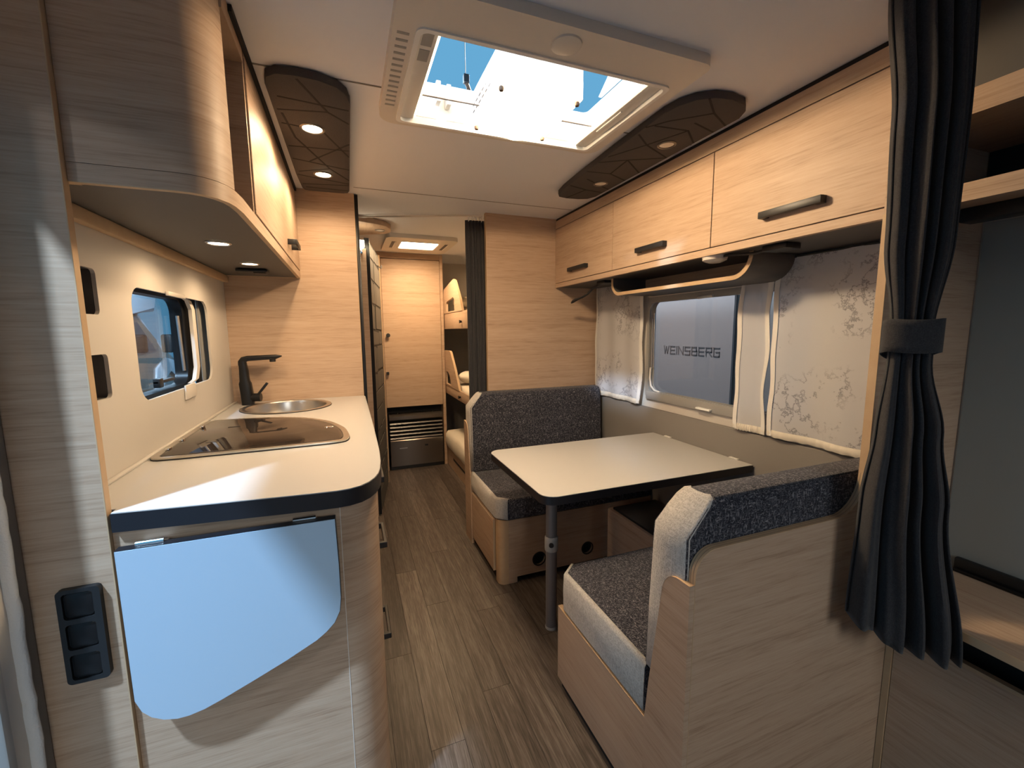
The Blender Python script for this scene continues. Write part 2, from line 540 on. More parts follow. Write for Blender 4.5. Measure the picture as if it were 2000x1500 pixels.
tag(mk('wall_back', B().box(XL, XR, YB, YB + .03, -.03, ZC), M['wall']), 'far end wall behind the bunk beds', 'wall', kind='structure')
WF = (-.40, 1.40, .80, 1.72)  # opening for the added, unseen front window that admits fill light
tag(mk('wall_front', B().plate([(XL, -.03), (XR, -.03), (XR, ZC), (XL, ZC)], [poly_rr(*WF, .08)], 'y', YF - .03, YF), M['wall']), 'front end wall behind the viewer', 'wall', kind='structure')
w3 = mk('added_front_window', B().plate(poly_rr(WF[0] - .02, WF[1] + .02, WF[2] - .02, WF[3] + .02, .09), [poly_rr(WF[0] + .02, WF[1] - .02, WF[2] + .02, WF[3] - .02, .07)], 'y', YF - .012, YF + .006), M['plastic_g'])
tag(w3, 'wide unseen front window added behind the viewer for fill light', 'window', kind='structure')
mk('pane', B().box(WF[0], WF[1], YF - .024, YF - .020, WF[2], WF[3]), M['glass'], w3)

# partition behind the kitchen
pl = mk('wall_partition_left', B().box(XL, 0.066, YPL, YPL + .026, 0, ZC), M['oak'])
tag(pl, 'oak partition wall behind the sink, facing the kitchen', 'wall', kind='structure')
mk('edge_band', B().box(0.066, 0.0685, YPL - .001, YPL + .027, 0, ZC), M['oak_edge'], pl)
mk('frame_profile', B().box(0.069, 0.086, YPL + .006, YPL + .06, 0.0, ZC - .002, bev=.003), M['black_soft'], pl, smooth=40)
# partition behind the far bench
pr_ = mk('wall_partition_right', B().box(0.80, XR, YPR, YPR + .026, 0, ZC), M['oak'])
tag(pr_, 'oak partition wall above the far bench', 'wall', kind='structure')
mk('edge_band', B().box(0.7975, 0.80, YPR - .001, YPR + .027, 0, ZC), M['oak_edge'], pr_)
# partition carrying the near bench back, with a rounded inside corner above the bench
fil = [(1.10 + .10 * math.sin(a), .905 - .10 * math.cos(a)) for a in [math.radians(q) for q in range(0, 91, 10)]]
pn = mk('wall_partition_front', B().box(1.20, XR, .65, .668, .906, ZC), M['oak'])
tag(pn, 'oak partition panel behind the dark drape', 'wall', kind='structure')
mk('edge_band', B().prism([(1.1985, .905), (1.2005, .905), (1.2005, 1.535), (1.1985, 1.535)], 'y', .6495, .6685), M['oak_edge'], pn)

# ------------------------------------------------------------------ entrance door frame (left)
d1 = thing('door_1', 'entrance door opening with beige jamb and fuzzy white seal', 'door', (XL, 0.9, 0), kind='structure')
mk('jamb', B().box(XL + .0005, XL + .008, 0.962, 0.988, 0, 1.80, bev=.002), M['wains'], d1, smooth=40)
rows = []
for i in range(90):
    z = 1.78 * i / 89
    w = 0.006 * noise.noise(Vector((z * 30, 1.3, 0)))
    rows.append([(XL + .004 + .011 * math.cos(a) + w * .4, 0.953 + .009 * math.sin(a) + w * .3, z) for a in [math.pi * 2 * k / 10 for k in range(10)]])
mk('brush_seal', B().grid(rows, closed_u=True), M['seal'], d1, smooth=60)
mk('outer_frame', B().box(XL - .05, XL + .004, 0.895, 0.9135, 0, 1.70, bev=.004), M['plastic_g'], d1, smooth=40)
mk('outer_frame', B().box(XL - .05, XL + .004, 0.035, 0.055, 0, 1.74, bev=.004), M['plastic_g'], d1, smooth=40)

# ------------------------------------------------------------------ kitchen
# tall end panel at the very left
t = thing('tall_end_panel', 'tall grey-lit oak end panel at the left edge beside the kitchen', 'panel', (-.5, 1.0, 0))
mk('board', B().box(XL + .001, -.4415, .99, 1.008, 0, ZC - .001), M['oak'], t)
mk('edge_band', B().box(-.4415, -.439, .9895, 1.0085, 0, ZC - .001, bev=.0008), M['oak_edge'], t)

# worktop
CT = [(-.434, .988), (-.294, .973), (-.167, .961), (-.080, .953), (-.037, .951), (-.012, .954), (.012, .965), (.030, .984), (.044, 1.01), (.054, 1.04), (.060, 1.074), (.066, 1.14), (.070, 1.25), (.073, 1.6)]
CT += [(.074, 2.35), (.072, 2.366), (.064, 2.378), (.05, 2.3835), (-.524, 2.3835), (-.524, 1.0095), (-.434, 1.0095)]
SINK = (-.270, 2.160, .185)
def inset(poly, d):
    n = len(poly); out = []
    A = sum(poly[i][0] * poly[(i + 1) % n][1] - poly[(i + 1) % n][0] * poly[i][1] for i in range(n))
    sgn = 1 if A > 0 else -1
    for i in range(n):
        p0, p1, p2 = Vector(poly[i - 1]), Vector(poly[i]), Vector(poly[(i + 1) % n])
        e1, e2 = (p1 - p0).normalized(), (p2 - p1).normalized()
        nn = Vector((-e1.y, e1.x)) + Vector((-e2.y, e2.x))
        nn.normalize()
        c = max(.4, nn.dot(Vector((-e1.y, e1.x))))
        q = p1 + nn * (d * sgn / c)
        out.append((q.x, q.y))
    return out
t = thing('worktop', 'cream kitchen worktop with rounded corner and thick black edge', 'worktop', (-.2, 1.6, .897))
mk('edge_band', B().plate(CT, [circle(SINK[0], SINK[1], SINK[2] - .012)], 'z', .897, .9335), M['black_edge'], t, smooth=30)
mk('top_surface', B().plate(inset(CT, .0012), [circle(SINK[0], SINK[1], SINK[2] - .012)], 'z', .9335, .9352), M['white_lam'], t)
mk('sealing_strip', B().box(-.5238, -.512, 1.012, 2.38, .9352, .942, bev=.002), M['splash'], t, smooth=40)

# base cabinet
t = thing('kitchen_base_cabinet', 'oak kitchen base cabinet with curved front corner under the cream worktop', 'cabinet', (-.2, 1.6, 0))
mk('front_panel', B().box(-.4385, -.036, 1.0, 1.016, .06, .897), M['oak'], t)
arc = [(-.0345 + .0845 * math.sin(a), 1.0845 - .0845 * math.cos(a)) for a in [math.radians(q) for q in range(0, 91, 6)]]
arc_i = [(-.0345 + .070 * math.sin(a), 1.0845 - .070 * math.cos(a)) for a in [math.radians(q) for q in range(90, -1, -6)]]
mk('curved_corner_panel', B().prism(arc + [(.05, 1.12), (.0355, 1.12)] + arc_i, 'z', .05, .897), M['oak'], t, smooth=30)
mk('seam_strip', B().box(-.036, -.0345, .9992, 1.012, .05, .897), M['plastic_w'], t)
mk('plinth', B().prism([(-.43, 1.03), (-.03, 1.03), (.02, 1.09), (.02, 2.38), (-.43, 2.38)], 'z', 0, .06), M['dark_gap'], t)
mk('carcass', B().box(-.5, .03, 1.13, 2.38, .06, .74), M['dark_gap'], t)
for (y0, y1, z0, z1) in ((1.125, 1.60, .69, .885), (1.125, 1.60, .39, .68), (1.125, 1.60, .065, .38), (1.61, 2.375, .065, .885)):
    d = mk('drawer_front', B().box(.034, .05, y0, y1, z0, z1, bev=.0015), M['oak'], t)
    zc = z1 - .05
    ym = (y0 + y1) / 2
    h = B().box(.072, .082, ym - .075, ym + .075, zc - .012, zc + .006, bev=.002)
    h.box(.05, .074, ym - .075, ym - .063, zc - .012, zc + .006, bev=.001)
    h.box(.05, .074, ym + .063, ym + .075, zc - .012, zc + .006, bev=.001)
    mk('handle', h, M['black'], d, label='black bracket handle')

# folding shelf hanging on the cabinet front
FL = [(-.421, .873), (-.044, .873), (-.0415, .77), (-.0415, .690), (-.045, .660), (-.057, .635), (-.074, .618), (-.095, .603), (-.157, .573), (-.216, .548), (-.275, .524), (-.309, .512), (-.335, .507), (-.355, .507), (-.377, .513), (-.396, .525), (-.410, .542), (-.419, .568)]
t = thing('folding_shelf', 'white folding worktop extension hanging down on the cabinet front', 'shelf', (-.23, .965, .5))
mk('edge_band', B().prism(FL, 'y', .9555, .975), M['black_edge'], t, smooth=25)
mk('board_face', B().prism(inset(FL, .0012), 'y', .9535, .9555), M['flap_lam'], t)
for hx in (-.372, -.105):
    h = B().box(hx - .022, hx + .022, .972, .999, .862, .868, bev=.001)
    h.tube([(hx - .022, .972, .875), (hx + .022, .972, .875)], .0045, 10)
    mk('hinge', h, M['chrome'], t, smooth=40, label='chrome hinge')

# socket block on the tall end panel
t = thing('power_socket_block', 'black triple power socket on the tall oak end panel', 'socket', (-.49, .985, .61))
mk('frame', B().plate(poly_rr(-.523, -.459, .615, .803, .008), [poly_rr(-.515, -.470, z - .0255, z + .0255, .006) for z in (.648, .709, .770)], 'y', .978, .9898), M['black'], t, smooth=30)
mk('back_plate', B().box(-.521, -.461, .9870, .9897, .617, .801), M['black'], t)
for z in (.648, .709, .770):
    mk('socket_cover', B().prism(poly_rr(-.5135, -.4715, z - .0235, z + .0235, .006), 'y', .9815, .9872, bev=.0015), M['black_soft'], t, smooth=30)

# hob with smoked glass lid
HOB = [(-.508, 1.385), (-.500, 1.366), (-.478, 1.356), (-.30, 1.358), (-.092, 1.367), (-.035, 1.372), (-.016, 1.388), (-.009, 1.425), (-.012, 1.480), (-.024, 1.560), (-.048, 1.640), (-.084, 1.715), (-.130, 1.775), (-.190, 1.825), (-.275, 1.865), (-.36, 1.882), (-.47, 1.890), (-.497, 1.880), (-.508, 1.86)]
HOBs = smooth_poly(HOB, 1)
t = thing('gas_hob', 'built-in hob with closed smoked glass lid and steel rim', 'hob', (-.26, 1.6, .935))
mk('rim', B().plate(HOBs, [inset(HOBs, .017)], 'z', .9353, .9430), M['steel'], t, smooth=40)
mk('gasket', B().plate(inset(HOBs, -.0018), [inset(HOBs, .001)], 'z', .9353, .9385), M['black'], t, smooth=40)
lid = inset(HOBs, .0195)
mk('glass_lid', B().prism(lid, 'z', .9356, .9440, bev=.0012), M['glass_lid'], t, smooth=25)
for y in (1.45, 1.56, 1.76):
    mk('hinge', B().box(-.495, -.484, y - .012, y + .012, .9433, .949, bev=.002), M['chrome'], t, smooth=40)
for (x, y) in ((-.395, 1.50), (-.385, 1.72)):
    mk('pot_support_mark', B().box(x - .018, x + .018, y - .004, y + .004, .9440, .9444), M['black'], t)
mk('lid_catch', B().lathe([(0.0, .9462), (.009, .9460), (.011, .9438)], -.075, 1.585, 20, sx=1.4), M['chrome'], t, smooth=40)

# round sink
sx, sy, sr = SINK
t = thing('sink', 'round brushed steel sink in the cream worktop', 'sink', (sx, sy, .82))
mk('rim', B().lathe([(sr, .9352), (sr, .9385), (sr - .004, .9405), (sr - .012, .9400), (sr - .020, .9385), (sr - .022, .9345), (sr - .016, .930), (sr - .016, .9340)], sx, sy, 64), M['steel'], t, smooth=50)
mk('gasket', B().lathe([(sr - .002, .9353), (sr + .0018, .9353), (sr + .0015, .9380), (sr - .001, .9382)], sx, sy, 64, closed=True), M['black'], t, smooth=50)
mk('bowl', B().lathe([(sr - .021, .9375), (sr - .024, .925), (sr - .030, .84), (sr - .050, .822), (.03, .818), (.03, .812), (0, .812)], sx, sy, 64), M['steel'], t, smooth=50)
mk('drain', B().lathe([(.028, .8185), (.024, .8205), (.006, .8190), (0, .8190)], sx, sy, 32), M['chrome'], t, smooth=50)

# faucet
t = thing('kitchen_faucet', 'matt black angular faucet beside the round sink', 'faucet', (-.458, 2.305, .935))
fx, fy = -.456, 2.303
def rings(sections):
    rows = []
    for (cx, cy, z, a, b) in sections:
        rows.append([(cx + a * math.copysign(abs(math.cos(q)) ** .6, math.cos(q)), cy + b * math.copysign(abs(math.sin(q)) ** .6, math.sin(q)), z) for q in [2 * math.pi * k / 24 for k in range(24)]])
    return rows
b = B().grid(rings([(fx + .006, fy, .9352, .0255, .026), (fx + .004, fy, .985, .0260, .026), (fx + .000, fy, 1.035, .0255, .025), (fx - .001, fy, 1.048, .0205, .022), (fx - .002, fy, 1.10, .0180, .020), (fx - .004, fy, 1.128, .0165, .019), (fx - .004, fy, 1.140, .0150, .018)]), closed_u=True)
mk('body', b, M['black_soft'], t, smooth=50)
path = [(fx - .006, fy, 1.120), (fx - .005, fy, 1.136), (fx + .002, fy, 1.147), (fx + .018, fy, 1.152), (fx + .08, fy, 1.154), (fx + .135, fy, 1.156), (fx + .158, fy, 1.159)]
rows = []
for i, p in enumerate(path):
    a = Vector(path[max(i - 1, 0)]); c = Vector(path[min(i + 1, len(path) - 1)])
    d = (c - a).normalized(); w = Vector((0, 1, 0)); v = d.cross(w)
    hh = [.0160, .0165, .0150, .0125, .0115, .0110, .003][i]
    rows.append([tuple(Vector(p) + w * .017 * math.copysign(abs(math.cos(q)) ** .5, math.cos(q)) + v * hh * math.copysign(abs(math.sin(q)) ** .5, math.sin(q))) for q in [2 * math.pi * k / 20 for k in range(20)]])
b = B().grid(rows, closed_u=True)
mk('spout', b, M['black_soft'], t, smooth=50)
mk('aerator', B().lathe([(0, 1.133), (.0125, 1.133), (.0135, 1.136), (.0135, 1.149)], fx + .120, fy, 20), M['black'], t, smooth=40)
b = B().tube([(fx + .012, fy - .004, .968), (fx + .062, fy - .012, .968)], .0195, 20)
lv = mk('lever_hub', b, M['black_soft'], t, smooth=40)
b = B().box(-.050, .036, -.010, .010, -.0055, .0055, bev=.002)
b.xform(Matrix.Translation((fx + .070, fy - .012, 1.006)) @ Matrix.Rotation(math.radians(-52), 4, 'Y'))
mk('lever', b, M['black_soft'], lv, smooth=40)

# splashback with window cut-out and two pockets
t = thing('splashback', 'cream splashback panel with rounded window cut-out and two pockets', 'splashback', (-.53, 1.7, .935))
WC = poly_rr(1.425, 2.085, 1.085, 1.395, .05, 8)
N1 = poly_rr(1.10, 1.263, 1.314, 1.416, (0, .012, .012, 0))
N2 = poly_rr(1.10, 1.273, 1.122, 1.224, (0, .012, .012, 0))
mk('panel', B().plate([(1.0095, .9355), (2.3835, .9355), (2.3835, 1.535), (1.0095, 1.535)], [WC, N1, N2], 'x', -.533, -.525), M['splash'], t)
for z0, z1, y1 in ((1.314, 1.416, 1.263), (1.122, 1.224, 1.273)):
    b = B().box(-.568, -.564, 1.095, y1 + .006, z0 - .006, z1 + .006)
    b.box(-.566, -.534, y1, y1 + .006, z0 - .006, z1 + .006)
    b.box(-.566, -.534, 1.095, y1, z0 - .006, z0)
    b.box(-.566, -.534, 1.095, y1, z1, z1 + .006)
    mk('pocket', b, M['bottom_grey'], t)
mk('top_rail', B().box(-.5248, -.505, 1.01, 2.383, 1.505, 1.5345, bev=.002), M['oak_edge'], t, smooth=40)

# kitchen window
w1 = thing('window_1', 'small kitchen window with black rubber frame and white catch', 'window', (XL, 1.75, 1.05), kind='structure')
mk('frame', B().plate(poly_rr(1.375, 2.03, 1.06, 1.42, .06), [poly_rr(1.395, 1.955, 1.085, 1.392, .05)], 'x', -.612, -.572), M['black_soft'], w1, smooth=30)
mk('pane', B().plate(poly_rr(1.388, 1.965, 1.078, 1.40, .05), [], 'x', -.606, -.602), M['glass'], w1)
arch = [(-.562, 1.93, 1.400), (-.562, 1.975, 1.392), (-.560, 2.000, 1.36), (-.560, 2.000, 1.14), (-.562, 1.975, 1.095), (-.562, 1.92, 1.086)]
b = B()
rows = [[(x, y + dy, z) for dy in (-.018, .018)] + [(x + .012, y + dy, z) for dy in (.018, -.018)] for x, y, z in arch]
b.grid(rows, closed_u=True)
mk('blind_guide', b, M['plastic_w'], w1, smooth=30, label='ivory blind guide')
mk('inner_seal', B().box(-.571, -.560, 2.03, 2.075, 1.06, 1.42), M['black'], w1)
for k in range(5):
    mk('blind_pleat', B().box(-.560 + .002 * (k % 2), -.552, 2.077 + .017 * k, 2.077 + .017 * (k + 1), 1.06, 1.42), M['plastic_g'], w1)
mk('stay_arm', B().tube([(-.585, 1.945, 1.335), (-.583, 1.955, 1.13)], .006, 8), M['alu'], w1, smooth=50)
b = B().box(-.592, -.575, 1.69, 1.83, 1.107, 1.118, bev=.003)
b.box(-.592, -.572, 1.69, 1.72, 1.095, 1.125, bev=.003)
mk('catch', b, M['black'], w1, smooth=40)
mk('blind_handle', B().prism([(1.74, 1.095), (1.84, 1.095), (1.84, 1.046), (1.735, 1.046)], 'x', -.5248, -.518, bev=.003), M['plastic_w'], w1, smooth=40, label='ivory blind pull')
mk('blind_top_catch', B().box(-.5248, -.514, 1.66, 1.81, 1.388, 1.402, bev=.003), M['plastic_w'], w1, smooth=40)

# left overhead cabinet
OV = [(-.524, 1.009), (-.4385, 1.009), (-.438, 1.003), (-.36, 1.003), (-.29, 1.003), (-.262, 1.006), (-.240, 1.016), (-.223, 1.033), (-.210, 1.058), (-.204, 1.085), (-.202, 1.11), (-.200, 1.14)]
OV2 = OV + [(-.200, 2.3835), (-.524, 2.3835)]
t = thing('overhead_kitchen_cabinet', 'oak overhead kitchen cabinet with rounded end and open niche', 'cabinet', (-.36, 1.7, 1.535))
mk('bottom_board', B().prism(inset(OV2, .012), 'z', 1.537, 1.551), M['bottom_grey'], t)
mk('bottom_rail', B().plate(OV2, [inset(OV2, .014)], 'z', 1.535, 1.566), M['oak'], t, smooth=30)
mk('bottom_edge', B().plate(OV2, [inset(OV2, .0125)], 'z', 1.5335, 1.5350), M['oak_edge'], t)
# shell from the side, round the corner to the niche
ovi = inset(OV + [(-.214, 1.14), (-.524, 1.14)], .013)[:len(OV)]
shell = OV[2:10] + ovi[2:10][::-1]
mk('curved_end_panel', B().prism(shell, 'z', 1.567, ZC - .001), M['oak'], t, smooth=30)
mk('niche_back', B().box(-.40, -.392, 1.06, 1.285, 1.567, ZC - .001), M['bottom_grey'], t)
mk('niche_wall', B().box(-.40, -.202, 1.272, 1.284, 1.567, ZC - .001), M['oak'], t)
mk('niche_shelf', B().box(-.39, -.215, 1.085, 1.272, 1.567, 1.571), M['oak_y'], t)
mk('niche_top', B().box(-.40, -.200, 1.083, 1.272, 1.915, ZC - .001), M['oak'], t)
mk('top_rail', B().box(-.215, -.200, 1.285, 2.383, 1.935, ZC - .001), M['oak'], t)
mk('top_shadow_strip', B().box(-.1998, -.192, 1.14, 2.383, 1.945, ZC - .001), M['dark_gap'], t)
d = mk('door', B().box(-.216, -.198, 1.287, 2.380, 1.570, 1.932, bev=.0015), M['oak'], t)
b = B().box(-.172, -.164, 1.93, 2.07, 1.615, 1.635, bev=.002)
b.box(-.198, -.170, 1.93, 1.945, 1.615, 1.635, bev=.001).box(-.198, -.170, 2.055, 2.07, 1.615, 1.635, bev=.001)
mk('handle', b, M['black'], d, smooth=40, label='black bracket handle')
mk('carcass', B().box(-.523, -.218, 1.30, 2.38, 1.553, 1.93), M['bottom_grey'], t)

t = thing('black_switch_bar', 'slim black switch bar under the kitchen overhead cabinet', 'switch', (-.36, 2.12, 1.53))
mk('housing', B().box(-.415, -.300, 2.085, 2.150, 1.522, 1.5335, bev=.003), M['black'], t, smooth=40)
mk('rocker', B().box(-.352, -.306, 2.092, 2.143, 1.518, 1.5225, bev=.002), M['black_soft'], t, smooth=40)


def spotlight(x, y, z, r, on, label, group, energy=0, bez=None, spot_deg=164):
    t = thing('recessed_spotlight', label, 'spotlight', (x, y, z), group)
    mk('bezel', B().lathe([(r, z), (r * 1.28, z), (r * 1.30, z - .002), (r * 1.12, z - .005), (r, z - .003)], x, y, 32, closed=True), bez or M['alu'], t, smooth=50)
    mk('lens', B().lathe([(0, z - .0025), (r * .8, z - .0025), (r * 1.0, z - .0005)], x, y, 32), M['lens_on'] if on else M['lens_off'], t, smooth=50)
    if energy:
        l = add_light('spotlight_lamp', 'SPOT', (x, y, z - .012), energy, WARM, target=(x, y, 0), spot_size=math.radians(spot_deg), spot_blend=0.5, shadow_soft_size=r * .8)
    return t


spotlight(-.342, 1.536, 1.5365, .026, True, 'lit spotlight under the overhead kitchen cabinet, above the hob', 'spotlights under the kitchen cabinet', 1.9)
spotlight(-.336, 1.945, 1.5365, .026, True, 'lit spotlight under the overhead kitchen cabinet, next to the switch bar', 'spotlights under the kitchen cabinet', 1.9)


# ------------------------------------------------------------------ felt light panels on the ceiling
def groove_net(poly, segs, z0, name, parent):
    for k, (a, b_) in enumerate(segs):
        a, b_ = Vector((*a, 0)), Vector((*b_, 0))
        d = (b_ - a).normalized(); n = Vector((-d.y, d.x, 0)) * .0032
        q = [(a + n), (b_ + n), (b_ - n), (a - n)]
        mk(name, B().prism([(v.x, v.y) for v in q], 'z', z0 - .0006, z0 + .001), M['felt_line'], parent)


PL = [(-.172, 1.40), (-.165, 1.36), (-.140, 1.335), (-.095, 1.327), (-.038, 1.330), (.010, 1.350), (.036, 1.385), (.044, 1.43), (.046, 2.27), (.040, 2.30), (.018, 2.312), (-.13, 2.322), (-.150, 2.312), (-.158, 2.285), (-.165, 2.1)]
t = thing('ceiling_light_panel', 'dark felt ceiling light panel with two lit spotlights by the kitchen', 'light panel', (-.06, 1.8, 1.935))
mk('panel', B().prism(PL, 'z', 1.934, 1.958, bev=.004), M['felt'], t, smooth=35)
groove_net(PL, [((-.16, 1.53), (-.02, 1.50)), ((-.02, 1.50), (.04, 1.56)), ((-.15, 1.45), (.04, 1.47)), ((-.09, 1.34), (-.02, 1.50)), ((-.16, 1.62), (-.10, 1.63)), ((-.13, 1.72), (-.03, 1.99)), ((-.16, 1.80), (.042, 1.78)), ((-.05, 1.62), (.042, 1.84)), ((.042, 1.72), (-.10, 1.93)), ((-.16, 1.92), (.043, 1.98)), ((-.15, 2.06), (-.03, 1.99)), ((-.03, 1.99), (.043, 2.11)), ((-.16, 2.10), (.044, 2.16)), ((-.15, 2.22), (.044, 2.18)), ((-.14, 2.26), (.04, 2.26)), ((-.15, 1.55), (-.13, 1.72))], 1.934, 'groove', t)
spotlight(-.071, 1.629, 1.934, .030, True, 'lit ceiling spotlight in the felt panel, nearer one by the kitchen', 'ceiling spotlights by the kitchen', 4.4, M['bronze'])
spotlight(-.059, 2.066, 1.934, .030, True, 'lit ceiling spotlight in the felt panel, farther one by the kitchen', 'ceiling spotlights by the kitchen', 4.4, M['bronze'])

PR = [(1.205, 1.10), (1.185, 1.060), (1.150, 1.032), (1.09, 1.022), (1.035, 1.030), (.990, 1.060), (.965, 1.105), (.955, 1.16), (.965, 1.40), (.985, 1.75), (.998, 1.90), (1.010, 1.98), (1.030, 2.012), (1.075, 2.022), (1.14, 2.015), (1.185, 1.995), (1.205, 1.95)]
t = thing('ceiling_light_panel', 'dark felt ceiling light panel with two unlit spotlights by the oak overhead cabinet', 'light panel', (1.08, 1.5, 1.935))
mk('panel', B().prism(PR, 'z', 1.934, 1.958, bev=.004), M['felt'], t, smooth=35)
groove_net(PR, [((1.20, 1.15), (1.10, 1.10)), ((1.10, 1.10), (1.02, 1.04)), ((1.10, 1.10), (1.00, 1.19)), ((1.20, 1.20), (1.09, 1.17)), ((1.00, 1.19), (.96, 1.25)), ((.98, 1.23), (1.11, 1.22)), ((1.11, 1.22), (1.20, 1.29)), ((1.11, 1.22), (1.05, 1.36)), ((.97, 1.30), (1.05, 1.36)), ((1.05, 1.36), (1.20, 1.43)), ((1.05, 1.36), (.98, 1.50)), ((1.20, 1.43), (1.07, 1.50)), ((1.07, 1.50), (.975, 1.56)), ((1.07, 1.50), (1.20, 1.60)), ((1.07, 1.50), (1.09, 1.65)), ((.98, 1.66), (1.09, 1.65)), ((1.09, 1.65), (1.20, 1.70)), ((1.03, 1.74), (1.20, 1.83)), ((1.0, 1.84), (1.10, 1.87)), ((1.10, 1.87), (1.20, 1.88)), ((1.10, 1.87), (1.07, 2.01))], 1.934, 'groove', t)
spotlight(1.117, 1.333, 1.934, .026, False, 'unlit ceiling spotlight in the felt panel, nearer one by the oak cabinet doors', 'unlit ceiling spotlights', 0, M['bronze'])
spotlight(1.118, 1.770, 1.934, .026, False, 'unlit ceiling spotlight in the felt panel, farther one by the oak cabinet doors', 'unlit ceiling spotlights', 0, M['bronze'])

# ------------------------------------------------------------------ roof hatch
t = thing('roof_hatch', 'large ivory roof hatch frame standing open to the blue sky', 'roof hatch', (.52, 1.22, 1.93))
OUT = poly_rr(.128, .912, .915, 1.505, (.03, .03, .05, .05))
mk('frame', B().plate(OUT, [poly_rr(HX0 - .012, HX1 + .012, HY0 - .012, HY1 + .012, .02)], 'z', 1.934, 1.9598), M['plastic_w'], t, smooth=30)
mk('frame_bead', B().plate(poly_rr(HX0 - .012, HX1 + .012, HY0 - .012, HY1 + .012, .02), [poly_rr(HX0, HX1, HY0, HY1, .018)], 'z', 1.930, 1.952), M['plastic_b'], t, smooth=30)
mk('shaft', B().plate(poly_rr(HX0 - .006, HX1 + .006, HY0 - .006, HY1 + .006, .02), [poly_rr(HX0, HX1, HY0, HY1, .018)], 'z', 1.953, 2.060), M['plastic_b'], t, smooth=30)
mk('handle_disc', B().lathe([(0, 1.9285), (.032, 1.9285), (.036, 1.930), (.037, 1.934)], .515, .972, 40), M['plastic_w'], t, smooth=40)
c1 = mk('blind_cassette', B().box(.1905, .232, 1.042, 1.468, 1.940, 1.985, bev=.004), M['plastic_w'], t, smooth=40)
for y0 in (1.055, 1.115):
    mk('vent_slot', B().box(.197, .222, y0, y0 + .045, 1.9388, 1.9405), M['plastic_g'], c1)
c2 = mk('blind_cassette', B().box(.815, .8615, 1.042, 1.468, 1.940, 1.985, bev=.004), M['plastic_w'], t, smooth=40)
mk('grip', B().box(.826, .834, 1.20, 1.34, 1.9365, 1.941, bev=.001), M['plastic_b'], c2)
mk('led_strip', B().box(.2335, .2375, 1.05, 1.46, 1.944, 1.948), M['led'], t)
mk('led_strip', B().box(.8085, .8125, 1.05, 1.46, 1.944, 1.948), M['led'], t)
b = B()
for k in range(14):
    y = 1.06 + .025 * k
    b.box(.139, .166, y, y + .008, 1.9333, 1.9345)
mk('vent_grille', b, M['plastic_g'], t)
for (x, y) in ((.30, 1.44), (.335, 1.45), (.70, 1.45)):
    mk('hinge_bracket', B().box(x, x + .014, y - .02, y + .018, 1.985, 2.045, bev=.002), M['plastic_b'], t, smooth=40)
mk('lid_bracket', B().prism([(1.15, 2.06), (1.18, 2.10), (1.23, 2.125), (1.27, 2.12), (1.36, 2.06)], 'x', .845, .857), M['plastic_b'], t)

t = thing('hatch_lamp', 'glowing white box lamp with round bulb hanging in the roof hatch', 'lamp', (.55, 1.32, 1.935))
LX0, LX1, LY0, LY1, LZ0, LZ1 = .425, .678, 1.188, 1.447, 1.938, 2.024
M['opal'] = plain('glowing_opal_housing', (.85, .82, .76), 0.5, emit=(1.0, .78, .48), estr=.16)
h = mk('housing', B().plate(poly_rr(LX0 - .008, LX1 + .008, LY0 - .008, LY1 + .008, .012), [poly_rr(LX0, LX1, LY0, LY1, .01)], 'z', LZ0 + .006, LZ1), M['opal'], t, smooth=30)
mk('housing_top', B().box(LX0 - .008, LX1 + .008, LY0 - .008, LY1 + .008, LZ1, LZ1 + .004), M['plastic_b'], t)
mk('diffuser', B().prism(poly_rr(LX0, LX1, LY0, LY1, .01), 'z', LZ0, LZ0 + .010), M['diffuser'], t)
mk('bulb_dome', B().lathe([(.044, LZ0 + .004), (.045, LZ0 - .006), (.040, LZ0 - .014), (.028, LZ0 - .018), (0, LZ0 - .019)], .572, 1.425, 32), M['diffuser'], t, smooth=60)
for (x, y) in ((LX0 + .008, LY0 + .008), (LX1 - .008, LY0 + .008), (LX1 - .008, LY1 - .008), (LX0 + .008, LY1 - .008)):
    mk('rubber_foot', B().lathe([(0, LZ0 - .012), (.006, LZ0 - .011), (.008, LZ0 - .006), (.007, LZ0 + .002)], x, y, 16), M['rubber'], t, smooth=50)
for k in range(7):
    y = LY0 + .02 + .032 * k
    mk('vent_slot', B().box(LX0 - .0088, LX0 - .0078, y, y + .020, 1.965, 1.970), M['bottom_grey'], h)
    mk('vent_slot', B().box(LX0 - .0088, LX0 - .0078, y, y + .020, 1.985, 1.990), M['bottom_grey'], h)
for hx in (.48, .62):
    b = B().box(hx - .005, hx + .005, HY0 - .004, HY1 + .004, 2.0605, 2.0665)
    for hy in (1.23, 1.40):
        b.tube([(hx, hy, LZ1 + .003), (hx, hy, 2.062)], .003, 8)
    mk('hanger', b, M['alu'], t)
add_light('hatch_lamp_light', 'SPOT', (.560, 1.34, LZ0 - .030), 11.5, WARM, target=(.560, 1.34, 0), spot_size=math.radians(179), spot_blend=.05, shadow_soft_size=.045)
# the lamp also floods the white shaft of the hatch above it
for (x, y) in ((.33, 1.26), (.75, 1.26)):
    add_light('hatch_led_light', 'POINT', (x, y, 2.02), .55, WARM, shadow_soft_size=.03)

t = thing('hall_hook_block', 'small dark device hanging on a thin wire in the blue sky', 'hook', (.70, 2.5, 2.60))
b = B().box(.680, .712, 2.485, 2.515, 2.645, 2.690, bev=.004)
mk('head', b, M['black'], t)
mk('grip', B().tube([(.698, 2.5, 2.645), (.706, 2.5, 2.63), (.714, 2.5, 2.60), (.716, 2.5, 2.57)], [.012, .011, .015, .012], 10), M['rubber'], t, smooth=50)
mk('wire', B().tube([(.693, 2.5, 2.69), (.690, 2.5, 3.4), (.690, 2.5, 5.0)], .0018, 6), M['black'], t)

